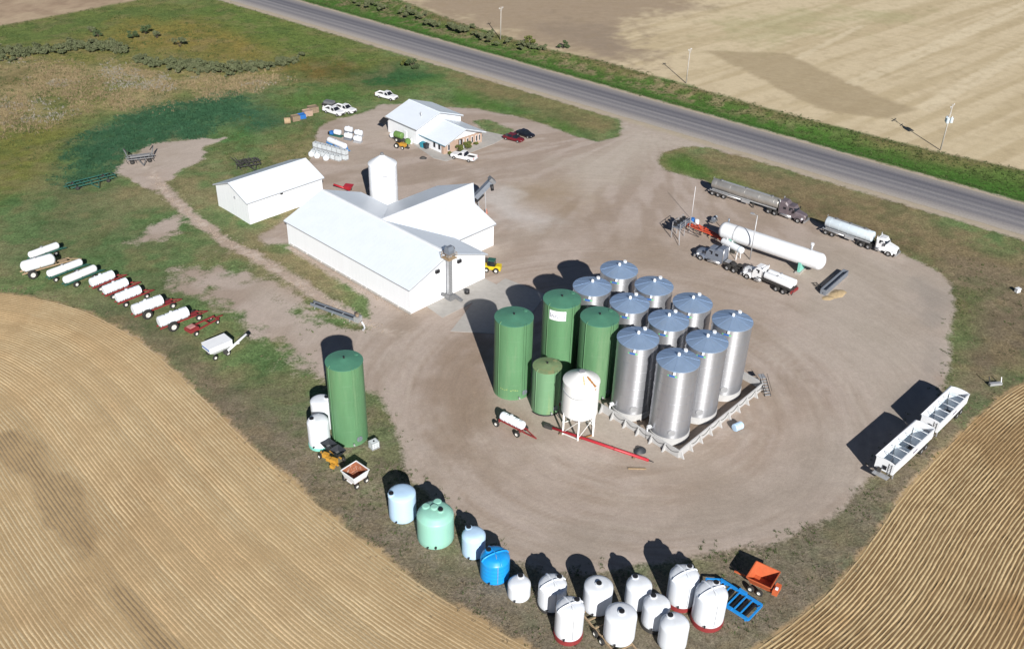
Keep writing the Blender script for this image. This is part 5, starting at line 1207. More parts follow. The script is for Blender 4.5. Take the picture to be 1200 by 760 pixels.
tank_cart('tank_trailer', 'small ribbed white tank on red trailer in front of the green tanks', (587.6, 485.8), (613.9, 499), 1.5, 1.25, 'white_poly', 'red_frame', [(-.1, .45, .32, .95), (3.5, .45, .32, .95)], 5, 1.9, None, ext=.3)

# red running gear without its tank
a, e = G(223, 392), G(252, 377); h = ang(a, e)
t = thing('running_gear', 'empty dark red trailer frame with engine box beside the ribbed tanks', 'trailer', (a[0], a[1], 0), h, 'tank trailers along the field edge')
MB().box(.5, .1, .85, 1.6, 1.6, .55).build('engine_box', 'red_frame', t); MB().box(.5, .2, 1.2, 1.0, .9, .2).build('engine_cover', mat('pink_faded', (.45, .22, .2), .7), t)
for s_ in (-.8, .8): MB().bar((1.0, s_, .75), (5.2, s_*.75, .7), .18, .22).build('beam', 'red_frame', t)
for x in (3.4, 5.0): MB().bar((x, -.8, .7), (x, .8, .7), .14).build('crossbar', 'red_frame', t)
for s_ in (-1, 1): wheel(t, .4, s_*1.05, .42, .3); wheel(t, 4.7, s_*.8, .36, .26)
MB().bar((5.2, 0, .7), (6.4, 0, .5), .14).build('tongue', 'red_frame', t)
# white seed wagon with its auger
A_, B_, C_ = G(246, 405, 2.2), G(270, 395, 2.2), G(277, 403, 2.2); h = ang(A_, B_)
c0 = (G(258, 417))
t = thing('seed_wagon', 'white box wagon with loading auger at the end of the trailer row', 'wagon', (c0[0]-.3, c0[1]+.4, 0), h)
MB().loft([[(-1.0, -.6, .75), (1.2, -.6, .75), (1.2, .6, .75), (-1.0, .6, .75)], [(-1.9, -1.15, 1.5), (1.9, -1.15, 1.5), (1.9, 1.15, 1.5), (-1.9, 1.15, 1.5)], [(-1.9, -1.15, 2.35), (1.9, -1.15, 2.35), (1.9, 1.15, 2.35), (-1.9, 1.15, 2.35)]]).build('box', 'white_paint', t)
MB().slab([(-1.95, -1.2, 2.38), (1.95, -1.2, 2.38), (1.95, 1.2, 2.46), (-1.95, 1.2, 2.46)], .05).build('cover', 'white_paint', t)
MB().box(-1.93, 0, 1.95, .05, 2.0, .2).build('stripe', 'logo_blue', t)
MB().cyl((.4, -1.4, .8), (4.4, -1.1, 2.3), .19, n=12).build('auger_tube', 'white_paint', t); MB().cyl((4.4, -1.1, 2.3), (4.7, -1.08, 1.9), .24, n=10).build('auger_spout', 'black', t)
MB().box(.5, -1.35, .9, .6, .5, .5).build('engine', 'dark_frame', t)
for s_ in (-1, 1): wheel(t, .9, s_*1.15, .45, .32); wheel(t, -1.1, s_*.95, .4, .28)
MB().bar((1.5, 0, .7), (3.6, 0, .5), .14).build('tongue', 'white_paint', t)

# ================================================================== PROPANE PLANT
a, e = G(843.5, 267.5, 2.9), G(967, 308.5, 2.9); h = ang(a, e); L = np.hypot(*(e-a)[:2])
t = thing('storage_tank', 'very long white horizontal storage tank on saddles', 'storage tank', (a[0], a[1], 0), h)
tk = barrel('tank_barrel', 0, L, 1.55, 2.9, 'white_paint', t, 40, 1.1)
MB().lathe([(1.56, 3.3), (1.60, 3.36), (1.56, 3.55)], 40, 'x', (0, 0, 2.9)).build('band', 'galv', tk)
for x in (6.5, 11.5, 16): MB().lathe([(1.552, x-.03), (1.565, x), (1.552, x+.03)], 40, 'x', (0, 0, 2.9)).build('weld_seam', 'white_metal', tk)
for x in (3.0, L-4.0):
    MB().prism([(-1.25, 0), (1.25, 0), (1.45, 2.2), (.9, 1.75), (0, 1.45), (-.9, 1.75), (-1.45, 2.2)], x-.22, x+.22, 'x').build('saddle', 'teal', t)
    MB().box(x, 0, .1, 1.0, 3.4, .3).build('footing', 'concrete', t)
vs_ = MB().cyl((L-3.0, .3, 4.3), (L-3.0, .3, 5.3), .22, n=12).build('relief_valve', 'galv', tk)
MB().cyl((L-3.0, .3, 5.3), (L-3.0, .3, 5.75), .3, n=12).build('rain_cap', 'white_paint', vs_)
MB().cyl((1.2, .8, 4.1), (1.2, .8, 5.0), .16, n=10).build('level_gauge', 'steel_blue', tk)
# small horizontal tank beside the truck
a, e = G(846, 281.5, 2.0), G(871, 294.5, 2.0); h = ang(a, e); L = np.hypot(*(e-a)[:2])
t = thing('small_tank', 'small white horizontal tank between the grey tractor and the long tank', 'tank', (a[0], a[1], 0), h)
tk = barrel('tank_barrel', 0, L, .62, 2.0, 'white_paint', t, 26, .35); MB().lathe([(.63, L-.9), (.66, L-.8), (.63, L-.6)], 26, 'x', (0, 0, 2.0)).build('band', 'pale_tank', tk)
for x in (.8, L-.9):
    for s_ in (-.45, .45): MB().bar((x, s_, 1.7), (x, s_*1.3, 0), .12).build('leg', 'white_metal', t)
for x in (1.2, 2.4): MB().lathe([(.16, 0), (.16, .4), (0, .42)], 10, org=(x, 0, 2.55)).build('valve', 'white_paint', tk)
# piping
P0, P1 = G(806, 266), G(845, 283); h = ang(P0, P1); L = np.hypot(*(P1-P0)[:2])
t = thing('pipe_manifold', 'orange pipe manifold on low stands left of the long white tank', 'piping', (P0[0], P0[1], 0), h)
for k, (y, z) in enumerate(((-.55, .75), (-.2, .95), (.2, .8), (.55, 1.0))): MB().tube([(0, y, .1), (.1, y, z), (L*.35, y, z), (L*.65, y*.7, z), (L, y*.5, z*.8)], .12, 8).build('pipe', 'orange_pipe', t)
for x in np.linspace(.4, L-.5, 5): MB().bar((x, -.8, .55), (x, .8, .55), .12).build('pipe_stand', 'hay_tan', t); MB().bar((x, -.7, .55), (x, -.7, 0), .1).build('stand_leg', 'hay_tan', t); MB().bar((x, .7, .55), (x, .7, 0), .1).build('stand_leg', 'hay_tan', t)
for x, y in ((1.2, -.5), (2.4, .3), (3.1, -.3), (4.0, .2)): MB().lathe([(.26, 0), (.26, .1), (.06, .12), (.06, .35), (0, .35)], 12, org=(x, y, 1.1)).build('hand_wheel', 'orange_pipe', t)
# loading platform with folding gangways
c0 = G(797, 275); h = ang(G(786, 268), G(802, 256))
t = thing('loading_platform', 'grey steel loading platform with stair and railings', 'platform', (c0[0], c0[1], 0), h)
MB().box(0, 0, 2.3, 4.4, 1.7, .12).build('deck', 'steel_blue', t)
for x in (-2.1, 0, 2.1):
    for y in (-.8, .8): MB().bar((x, y, 0), (x, y, 3.3), .12).build('post', 'galv', t)
for y in (-.8, .8):
    for z in (2.8, 3.3): MB().bar((-2.1, y, z), (2.1, y, z), .06).build('railing', 'galv', t)
for x in (-1.5, -.3, .9, 1.9): MB().box(x, .55, 2.65, .5, .6, .6).build('hose_reel', 'black', t)
for s_ in (-.45, .45): MB().bar((2.2, s_-.4, 2.3), (5.2, s_-.9, .05), .1, .2).build('stringer', 'galv', t)
for k in range(8): MB().box(2.4+k*.36, -.45-k*.06, 2.1-k*.27, .26, .85, .05).build('tread', 'galv', t)
MB().bar((-2.1, -.8, 2.3), (-4.3, -2.0, .1), .08).build('tail_brace', 'galv', t)
MB().bar((-.5, -.8, 2.2), (1.2, -3.4, .15), .12).build('gangway_rail', 'dark_frame', t); MB().bar((.4, -.8, 2.2), (2.1, -3.4, .15), .12).build('gangway_rail', 'dark_frame', t)
b0 = G(811, 262); mb = MB().lathe([(.42, 0), (.45, .3), (.42, .6), (.45, .9), (.42, 1.2), (0, 1.2)], 18); tag(mb.build('barrel', 'blue_plastic'), 'blue plastic barrel by the loading platform', 'barrel').location = (b0[0], b0[1], 0)
b0 = G(816, 264); mb = MB().lathe([(.42, 0), (.46, .3), (.42, .6), (.46, .9), (.42, 1.2), (.2, 1.3), (0, 1.3)], 18); tag(mb.build('barrel', 'white_poly'), 'white plastic barrel beside the blue one', 'barrel').location = (b0[0], b0[1], 0)
b0 = G(836, 261); t = thing('pump_skid', 'grey pump skid at the left end of the long white tank', 'pump', (b0[0], b0[1], 0), h)
MB().box(0, 0, .5, 1.6, 1.0, .3).build('skid', 'steel_dull', t); MB().cyl((-.5, 0, 1.0), (.5, 0, 1.0), .38, n=14).build('motor', 'steel_blue', t); MB().cyl((.5, 0, 1.0), (.9, 0, 1.0), .3, n=12).build('pump_body', 'pale_tank', t)

def pole(name, label, cat, px, h, r0=.16, m='wood_pole', arm=None, lamp=False, transformer=False, armdir=None):
    p = G(*px); t = thing(name, label, cat, (p[0], p[1], 0), RD if armdir is None else armdir)
    MB().cyl((0, 0, -.1), (0, 0, h), r0, r0*.65, n=12).build('shaft', m, t)
    if lamp:
        MB().bar((0, 0, h-.15), (-.9, 0, h+.05), .08).build('lamp_arm', 'galv', t); MB().box(-1.0, 0, h+.02, .7, .4, .18).build('lamp_head', 'galv', t)
    if arm:
        ar = MB().box(0, 0, h-.5, .12, arm, .14).build('crossarm', 'wood_pole', t)
        for y in (-arm/2+.1, 0, arm/2-.1): MB().lathe([(.07, 0), (.09, .1), (.06, .22), (0, .25)], 10, org=(0, y, h-.43)).build('insulator', 'white_paint', ar)
        MB().bar((0, -.8, h-.55), (0, 0, h-1.4), .05).build('brace', 'galv', t); MB().bar((0, .8, h-.55), (0, 0, h-1.4), .05).build('brace', 'galv', t)
    if transformer:
        for k, a in enumerate((0, 2.1, 4.2)):
            x, y = .62*math.cos(a+.5), .62*math.sin(a+.5)
            tr_ = MB().lathe([(.34, h-4.3), (.36, h-4.2), (.36, h-3.2), (.2, h-3.1), (0, h-3.1)], 16, org=(x, y, 0)).build('transformer', 'pale_tank', t)
            MB().lathe([(.07, 0), (.1, .12), (.05, .35), (0, .36)], 8, org=(x, y, h-3.12)).build('bushing', 'white_paint', tr_)
        MB().box(0, 0, h-2.3, .12, 1.8, .12).build('lower_crossarm', 'wood_pole', t)
    return t
pole('light_pole', 'tall pale pole with lamp head in front of the long white tank', 'light pole', (878.7, 303.8), 8.9, .11, 'galv', lamp=True)
pole('antenna_mast', 'thin white mast with orange tip by the loading platform', 'mast', (810, 257), 7.0, .05, 'white_paint')
pole('utility_pole', 'utility pole with transformers at the right beyond the road', 'utility pole', (1102, 176), 11.0, .17, arm=2.6, transformer=True, armdir=RD)
pole('utility_pole', 'bare grey utility pole in the middle beyond the road', 'utility pole', (804, 97.5), 9.4, .16, arm=1.6, armdir=RD)
pole('utility_pole', 'utility pole near the top edge beyond the road', 'utility pole', (586.5, 46), 9.5, .16, arm=1.8, armdir=RD)
# trough, frame and sand heap at the right end
A_, B_ = G(967, 346), G(993, 323); h = ang(A_, B_); L = np.hypot(*(B_-A_)[:2])
t = thing('steel_trough', 'grey steel trough past the right end of the long tank', 'trough', (A_[0], A_[1], 0), h)
MB().box(L/2, 0, .5, L, .1, 1.0).build('side', 'steel_blue', t); MB().box(L/2, .95, .5, L, .1, 1.0).build('side', 'steel_blue', t); MB().box(L/2, .48, .1, L-.04, .85, .1).build('floor', 'galv', t)
MB().box(-.02, .48, .5, .08, 1.0, 1.0).build('end_plate', 'steel_blue', t); MB().box(L+.02, .48, .5, .08, 1.0, 1.0).build('end_plate', 'steel_blue', t)
A_, B_ = G(954, 332), G(966, 345); t = thing('ladder_frame', 'small dark steel frame lying by the trough', 'frame', (A_[0], A_[1], 0), ang(A_, B_)); L = np.hypot(*(B_-A_)[:2])
for s_ in (-.35, .35): MB().bar((0, s_, .2), (L, s_, .35), .1).build('rail', 'dark_frame', t)
for k in range(5): MB().bar((.2+k*L/5, -.35, .22), (.2+k*L/5, .35, .22), .07).build('rung', 'dark_frame', t)
def heap(name, label, cat, px, rx, ry, hz, m, seed, rz=0.0):
    p = G(*px); q = random.Random(seed); mb = MB(); n = 18; rings = []
    for k in range(6):
        f = k/5; rings.append([(rx*(1-f)*(1+q.uniform(-.15, .15))*math.cos(2*math.pi*i/n)+.05, ry*(1-f)*(1+q.uniform(-.15, .15))*math.sin(2*math.pi*i/n), -.03+hz*(1-(1-f)**1.7)*(1+q.uniform(-.12, .12) if k else 1)) for i in range(n)])
    mb.loft(rings, True, False); o = mb.build(name, m); o.location = (p[0], p[1], 0); o.rotation_euler = (0, 0, rz)
    return tag(o, label, cat)
heap('sand_heap', 'low heap of golden sand beside the steel trough', 'sand heap', (981, 344), 2.0, 1.2, .3, 'gold_sand', 4, .7)
heap('sand_heap', 'small pale sand patch at the lower end of the trough', 'sand heap', (970, 349), 1.2, .8, .18, 'gold_sand', 9, .3)

# ================================================================== YARD CLUTTER
# red auger on the ground
A_, B_ = G(645, 503.5), G(760, 541); h = ang(A_, B_); L = np.hypot(*(B_-A_)[:2])
t = thing('auger', 'long red auger tube lying in front of the white cone tank', 'auger', (A_[0], A_[1], 0), h)
MB().cyl((0, 0, .5), (L, 0, .28), .2, n=14).build('tube', 'red_paint', t); MB().box(-.3, 0, .5, 1.2, .55, .5).build('head', 'dark_frame', t); MB().cyl((L, 0, .28), (L+.7, 0, .25), .06, n=8).build('flighting_shaft', 'dark_frame', t)
for x in (L*.33, L*.66): MB().lathe([(.2, x-.06), (.25, x-.05), (.25, x+.05), (.2, x+.06)], 14, 'x', (0, 0, .5-.22*x/L)).build('coupling', 'red_frame', t)
for x in (1.6, L-2): MB().box(x, 0, .1, .25, .9, .22).build('block', 'wood_old', t)
A_, B_ = G(736, 549), G(757, 549.5); mb = MB().box(0, 0, .08, np.hypot(*(B_-A_)[:2]), .22, .12); o = tag(mb.build('plank', 'hay_tan'), 'pale loose plank on the gravel below the red auger', 'plank'); o.location = tuple((A_+B_)/2); o.rotation_euler = (0, 0, ang(A_, B_))
heap('tarp_bundle', 'crumpled dark tarp on the gravel by the containment wall', 'tarp', (749.5, 528), .95, .7, .6, 'tarp_dark', 3, .5)
# pale poly tote lying by the wall, IBC totes
def tote(parent_or_none, label, loc, rz, grp=None, base=None):
    t = thing('tote_tank', label, 'tote', loc, rz, grp)
    MB().box(0, 0, .62, 1.04, .88, .92).build('bottle', 'clear_poly', t); MB().lathe([(.12, 0), (.12, .08), (0, .1)], 10, org=(0, 0, 1.08)).build('cap', 'black', t)
    mb = MB()
    for z in (.2, .5, .8, 1.1):
        for y in (-.48, .48): mb.bar((-.57, y, z), (.57, y, z), .03)
        for x in (-.57, .57): mb.bar((x, -.48, z), (x, .48, z), .03)
    for x in (-.57, -.2, .2, .57):
        for y in (-.48, .48): mb.bar((x, y, .12), (x, y, 1.1), .03)
    cg = mb.build('cage', 'galv', t); MB().box(0, 0, .07, 1.18, 1.0, .13).build('pallet', 'galv', t)
    return t
p = G(438.5, 524); tote(None, 'single caged white tote on the grass right of the lone green tank', (p[0], p[1], 0), .7)
p = G(864, 503); t = thing('poly_drum', 'pale blue plastic drum lying outside the right concrete wall', 'drum', (p[0], p[1], 0), .6)
MB().lathe([(0, -.75), (.5, -.7), (.58, -.55), (.55, -.2), (.58, 0), (.55, .2), (.58, .55), (.5, .7), (0, .75)], 20, 'x', (0, 0, .57)).build('shell', 'pale_blue_poly', t); MB().cyl((.72, .2, .75), (.85, .2, .75), .1, n=8).build('bung', 'black', t)
a, e = G(367, 180), G(404, 190); h = ang(a, e); L = np.hypot(*(e-a)[:2]); n_ = 7
t0 = None; u_ = np.array([math.cos(h), math.sin(h)]); v_ = np.array([-math.sin(h), math.cos(h)])
GR = 'caged totes stacked behind the shed'
spots = [(k*1.32, 1.2, 0) for k in range(n_)]+[(k*1.32, 1.2, 1.17) for k in range(n_)]+[(.4+k*1.32, 0, 0) for k in range(n_-1)]
ORD = ['first', 'second', 'third', 'fourth', 'fifth', 'sixth', 'seventh']
for i_, (x, y, z) in enumerate(spots):
    q = a[:2]+u_*x+v_*y; lb = 'caged white tote, %s from the left in the %s row behind the shed' % (ORD[i_ % n_ if i_ < 2*n_ else i_-2*n_], 'lower back' if i_ < n_ else 'upper back' if i_ < 2*n_ else 'front')
    if t0 is None: t0 = tote(None, lb, (q[0], q[1], z), h, GR)
    else: dup(t0, (q[0], q[1], z), h+rng.uniform(-.06, .06), lb)
for x, y, lb in ((.6, -1.3, 'white bulk bag at the left in front of the totes'), (2.2, -1.35, 'white bulk bag in the middle in front of the totes'), (4.6, -1.3, 'white bulk bag at the right in front of the totes')):
    q = a[:2]+u_*x+v_*y; mb = MB().slathe([(.1, 0), (.55, .02), (.66, .3), (.64, .7), (.5, .95), (.2, 1.05), (.12, 1.25), (0, 1.25)], 14); tag(mb.build('bulk_bag', 'white_poly'), lb, 'bulk bag', 'bulk bags by the totes').location = (q[0], q[1], 0)
# small tanks and trailer behind the totes
t = tank_cart('tank_trailer', 'low white tank trailer with blue stripe behind the stacked totes', (384.5, 163), (405.5, 172), 1.0, 1.3, 'white_paint', 'blue_paint', [(2.8, .35, .25, .8)], 0, 1.3, None)
for (x, y), lb in (((409, 156), 'upper left of four white pallet tanks behind the totes'), ((420.5, 160), 'upper right of four white pallet tanks behind the totes'), ((408.5, 163.5), 'lower left of four white pallet tanks behind the totes'), ((419.5, 167), 'lower right of four white pallet tanks behind the totes')):
    p = G(x, y); t = thing('pallet_tank', lb, 'tank', (p[0], p[1], 0), -.35, 'white pallet tanks')
    barrel('tank_barrel', -.95, .95, .62, .95, 'white_poly', t, 18, .2); MB().box(0, 0, .18, 1.9, 1.2, .3).build('skid', 'steel_blue' if 'left' in lb else 'galv', t); MB().lathe([(.2, 0), (.2, .15), (0, .18)], 10, org=(0, 0, 1.53)).build('lid', 'white_poly', t)
p = G(393.5, 159); t = thing('spray_skid', 'small white tank skid with blue and dark fittings left of the pallet tanks', 'tank skid', (p[0], p[1], 0), -.4)
barrel('tank_barrel', -.3, 1.4, .6, .95, 'white_poly', t, 18, .2); MB().box(-1.0, 0, .6, .8, .8, .7).build('engine', 'blue_plastic', t); MB().box(-1.6, 0, .4, .5, .8, .6).build('reel', 'black', t); MB().box(.2, 0, .12, 3.2, 1.2, .2).build('skid', 'teal_frame', t)
# wagon and crates on the grass
p = G(388, 126); t = thing('old_wagon', 'old dark wagon behind the pair of white pickups', 'wagon', (p[0], p[1], 0), -.4)
MB().box(0, 0, .95, 4.0, 1.9, .25).build('deck', 'dark_frame', t); MB().box(-.4, 0, 1.35, 2.4, 1.5, .55).build('load', 'steel_dull', t)
for x in (-1.5, 1.5):
    for s_ in (-.9, .9): wheel(t, x, s_, .4, .25)
MB().bar((2, 0, .7), (3.6, 0, .5), .12).build('tongue', 'dark_frame', t)
for (x, y, w, hh, m), lb in zip(((367, 131, 2.2, 1.4, 'wood_old'), (360.5, 135, 2.0, 1.3, 'brick'), (353.5, 138.5, 1.7, 1.0, 'blue_plastic'), (346.5, 141, 1.8, 1.2, 'wood_old')), ('weathered timber crate at the upper end of the pile on the grass', 'reddish timber crate in the pile on the grass', 'blue-grey crate in the pile on the grass', 'timber crate near the lower end of the pile on the grass')):
    p = G(x, y); t = thing('crate', lb, 'crate', (p[0], p[1], 0), .55, 'crates piled on the grass')
    for k in range(4):
        MB().box(0, -w*.45, .15+k*hh/4, w, .06, hh/4-.05).build('slat', m, t); MB().box(0, w*.45, .15+k*hh/4, w, .06, hh/4-.05).build('slat', m, t)
        MB().box(-w/2, 0, .15+k*hh/4, .06, w*.9, hh/4-.05).build('slat', m, t); MB().box(w/2, 0, .15+k*hh/4, .06, w*.9, hh/4-.05).build('slat', m, t)
    MB().box(0, 0, hh*.5, w*.9, w*.8, hh*.75).build('load', m, t)
p = G(337, 145); mb = MB().lathe([(0, -.7), (.72, -.7), (.75, 0), (.72, .7), (0, .7)], 22, 'x', (0, 0, .74)); o = tag(mb.build('hay_bale', 'hay_tan'), 'round tan bale at the lower left end of the crates', 'bale'); o.location = (p[0], p[1], 0); o.rotation_euler = (0, 0, .3)

# yellow loader by the barn
p = G(576.5, 317); t = thing('skid_loader', 'small yellow loader with dark cab beside the barn', 'loader', (p[0], p[1], 0), -.2)
MB().box(-.2, 0, .8, 2.3, 1.1, .7).build('body', 'yellow', t); MB().box(1.2, 0, .85, .9, 1.2, .9).build('engine_hood', 'yellow', t)
cb = MB().loft([[(-.7, -.6, 1.15), (.6, -.6, 1.15), (.6, .6, 1.15), (-.7, .6, 1.15)], [(-.6, -.55, 2.15), (.5, -.55, 2.15), (.5, .55, 2.15), (-.6, .55, 2.15)]]).build('cab', 'glass', t); MB().box(-.05, 0, 2.2, 1.3, 1.25, .1).build('cab_roof', 'teal_frame', cb)
for x, r in ((-.8, .45), (.9, .5)):
    for s_ in (-1, 1): wheel(t, x, s_*.8, r, .35, 'rim_white')
for s_ in (-.6, .6): MB().bar((-.9, s_, 1.3), (-1.9, s_, .4), .12).build('lift_arm', 'yellow', t)
MB().box(-2.1, 0, .35, .5, 1.7, .55).build('bucket', 'dark_frame', t)
# sprayer group near the office
p = G(470, 173); t = thing('small_tractor', 'orange and black utility tractor beside the office wall', 'tractor', (p[0], p[1], 0), -.5)
MB().box(.6, 0, .85, 1.4, .8, .7).build('hood', 'yellow_orange', t); MB().box(-.5, 0, .8, 1.0, .9, .6).build('body', 'yellow_orange', t); MB().box(-.5, 0, 1.4, .6, .6, .5).build('seat', 'black', t)
for x, r, w in ((-.6, .62, .4), (1.0, .4, .28)):
    for s_ in (-1, 1): wheel(t, x, s_*.8, r, w, 'rim_white')
MB().bar((1.4, 0, .5), (2.2, 0, .35), .5, .2).build('front_blade', 'dark_frame', t)
p = G(468, 165); t = thing('sprayer', 'green and white sprayer tank beside the office wall', 'sprayer', (p[0], p[1], 0), -.6)
barrel('tank_barrel', -1.3, 1.1, .75, 1.4, 'lime', t, 20, .25); MB().lathe([(0, -.5), (.55, -.5), (.55, .5), (0, .5)], 16, 'y', (-1.9, 0, 1.0)).build('rinse_tank', 'white_poly', t); MB().box(0, 0, .55, 3.4, 1.2, .16).build('frame', 'dark_frame', t)
for s_ in (-1, 1): wheel(t, 0, s_*.85, .5, .3)
p = G(478, 169); mb = MB().lathe([(0, -.45), (.6, -.45), (.7, -.2), (.7, .2), (.6, .45), (0, .45)], 20, 'y', (0, 0, .7)); o = tag(mb.build('reel', 'lime'), 'yellow-green hose reel beside the small orange tractor', 'reel'); o.location = (p[0], p[1], 0); o.rotation_euler = (0, 0, .5)
for (x, y), m, lb in (((495.5, 172.5), 'cyan_bin', 'turquoise bin against the office wall'), ((499.5, 174), 'tarp_dark', 'dark bin next to the turquoise one')):
    p = G(x, y); t = thing('bin', lb, 'bin', (p[0], p[1], 0), .78); MB().loft([[(s*.4, q*.4, 0) for s, q in ((-1, -1), (1, -1), (1, 1), (-1, 1))], [(s*.5, q*.5, 1.1) for s, q in ((-1, -1), (1, -1), (1, 1), (-1, 1))]]).build('body', m, t); MB().box(0, 0, 1.15, 1.06, 1.06, .1).build('lid', m, t)
heap('rubbish_heap', 'small dark heap of scrap on the gravel near the office', 'scrap', (495.5, 185.5), .9, .6, .5, 'dark_frame', 8)
p = G(482, 168.5); t = thing('gas_bottle', 'white gas bottle against the office wall', 'gas bottle', (p[0], p[1], 0)); MB().lathe([(.22, 0), (.22, 1.1), (.1, 1.3), (.1, 1.4), (0, 1.4)], 14).build('shell', 'white_paint', t); MB().lathe([(.05, 1.4), (.05, 1.55), (0, 1.55)], 8).build('valve', 'galv', t)
# red implement behind the barn
p = G(409, 225); t = thing('grain_auger_hopper', 'red hopper machine partly hidden behind the barn roof', 'machine', (p[0], p[1], 0), -.2)
MB().loft([[(-.3, -.3, .4), (.3, -.3, .4), (.3, .3, .4), (-.3, .3, .4)], [(-.9, -.8, 1.5), (.9, -.8, 1.5), (.9, .8, 1.5), (-.9, .8, 1.5)]]).build('hopper', 'red_paint', t); MB().cyl((-.2, 0, .6), (-3.2, 0, 1.3), .2, n=10).build('tube', 'red_paint', t)
for s_ in (-.8, .8): wheel(t, 0, s_, .35, .22)

# ================================================================== LOWER LEFT: mixer, dump wagon
p = G(388, 538); h = ang(G(376, 528), G(400, 545)); t = thing('spreader', 'yellow machine with two black hoppers by the white wagon', 'spreader', (p[0], p[1], 0), h)
for x in (-1.15, .75):
    hp = MB().loft([[(x-.3, .35, .7), (x+.3, .35, .7), (x+.3, .8, .7), (x-.3, .8, .7)], [(x-.85, -.1, 1.7), (x+.85, -.1, 1.7), (x+.85, 1.4, 1.7), (x-.85, 1.4, 1.7)]], cap=False).build('hopper', 'tarp_dark', t); MB().box(x, .6, 1.05, .9, .8, .05).build('hopper_floor', 'steel_dull', hp)
for x, y, z, s3 in ((-.4, -.5, .8, .8), (.4, -.6, .7, .7), (1.3, -.5, .8, .9), (1.7, -1.1, .5, .6)): MB().box(x, y, z, s3, s3*.7, s3*.8, .3).build('gearbox', 'yellow_orange', t)
MB().bar((-1.7, -.3, .5), (2.1, -.5, .5), .2).build('frame_beam', 'yellow_orange', t); MB().bar((-1.2, .6, .6), (1.4, .6, .6), .16).build('frame_beam', 'yellow_orange', t)
for x in (-1.2, 1.5):
    for y in (-.9, .9): wheel(t, x, y, .36, .22)
cn = [G(*q, 1.9) for q in ((399, 551), (417.4, 539.5), (432.6, 550), (414.7, 561.6))]; c_ = sum(cn)/4; h = ang(cn[0], cn[1])
t = thing('dump_wagon', 'white open wagon with rust-stained inside', 'wagon', (c_[0], c_[1], 0), h)
def open_box(t, lx, ly, lx2, ly2, z0, z1, m, min_, th_=.05):
    top = [(-lx, -ly), (lx, -ly), (lx, ly), (-lx, ly)]; bot = [(-lx2, -ly2), (lx2, -ly2), (lx2, ly2), (-lx2, ly2)]
    for k in range(4):
        a, b_ = top[k], top[(k+1) % 4]; c2, d = bot[(k+1) % 4], bot[k]
        o_ = MB().slab([(*d, z0), (*c2, z0), (*b_, z1), (*a, z1)], th_).build('side', m, t)
        s9 = .94; MB().slab([(d[0]*s9, d[1]*s9, z0+.03), (a[0]*s9, a[1]*s9, z1-.04), (b_[0]*s9, b_[1]*s9, z1-.04), (c2[0]*s9, c2[1]*s9, z0+.03)], .02).build('lining', min_, o_)
        MB().bar((*a, z1), (*b_, z1), .1, .08).build('rim', m, t)
    MB().slab([(*q, z0) for q in bot], .05).build('floor', min_, t)
open_box(t, 1.3, 1.27, 1.0, 1.0, .75, 1.9, 'white_paint', 'rusty_load')
for x in (-.8, .8):
    for y in (-1.15, 1.15): wheel(t, x, y, .38, .26, 'rim_white')
MB().box(0, 0, .6, 2.2, .9, .14).build('frame', 'white_metal', t); MB().box(1.33, .1, 1.25, .06, .5, .25).build('warning_plate', 'yellow_orange', t)
# orange grain cart and blue frame at lower right
cn = [G(*q, 2.0) for q in ((874.5, 676), (887.8, 657.5), (914.3, 671.8), (902.2, 686.2))]; c_ = sum(cn)/4; h = ang((cn[0]+cn[1])/2, (cn[2]+cn[3])/2)
t = thing('grain_cart', 'orange open box cart on tandem wheels at the lower right', 'cart', (c_[0], c_[1], 0), h)
open_box(t, 1.45, 1.5, 1.1, .8, .75, 2.0, 'orange', 'orange', .06)
for x in (-.75, .3):
    for y in (-1.35, 1.35): wheel(t, x, y, .42, .3, 'rim_white')
MB().bar((-.9, -.5, .6), (1.4, -.5, .6), .14).build('frame_rail', 'orange', t); MB().bar((-.9, .5, .6), (1.4, .5, .6), .14).build('frame_rail', 'orange', t)
MB().box(1.85, -.2, .9, .6, 1.4, .7).build('rear_gate', 'orange', t); MB().bar((-1.3, 0, .65), (-3.3, 0, .55), .16).build('tongue', 'orange', t); MB().box(1.9, -.5, 1.35, .3, .3, .25).build('lamp', 'white_paint', t)
A_, B_, C_ = G(847, 680, .6), G(893, 708.8, .6), G(878.5, 726.8, .6); h = ang(A_, B_); L = np.hypot(*(B_-A_)[:2]); Wd = np.hypot(*(C_-B_)[:2])
t = thing('implement_frame', 'bright blue flat steel frame beside the orange cart', 'frame', (A_[0], A_[1], 0), h)
for y in (0, -Wd): MB().bar((-1.2 if y else -.3, y, .6), (L, y, .6), .28, .28).build('side_beam', 'blue_paint', t)
for x in (0, L*.22, L*.45, L*.62, L*.78, L): MB().bar((x, 0, .58), (x, -Wd, .58), .2 if x in (0, L) else .13, .2).build('crossbar', 'blue_paint', t)
for x in (L*.33, L*.54, L*.70, L*.88): MB().box(x, -Wd*.5, .45, .2, Wd*.75, .2).build('roller', 'black', t)
for y in (.12, -Wd-.1): MB().box(L*.5, y, .72, 1.0, .35, .25).build('bracket', 'blue_paint', t)
for x in (.4, L-.4):
    for y in (-.15, -Wd+.15): MB().bar((x, y, .5), (x, y, 0), .14).build('leg', 'blue_paint', t)
MB().bar((-.3, 0, .6), (-1.6, -Wd*.35, .55), .16).build('hitch', 'blue_paint', t); MB().bar((-.2, -Wd, .6), (-1.6, -Wd*.35, .55), .16).build('hitch', 'blue_paint', t)

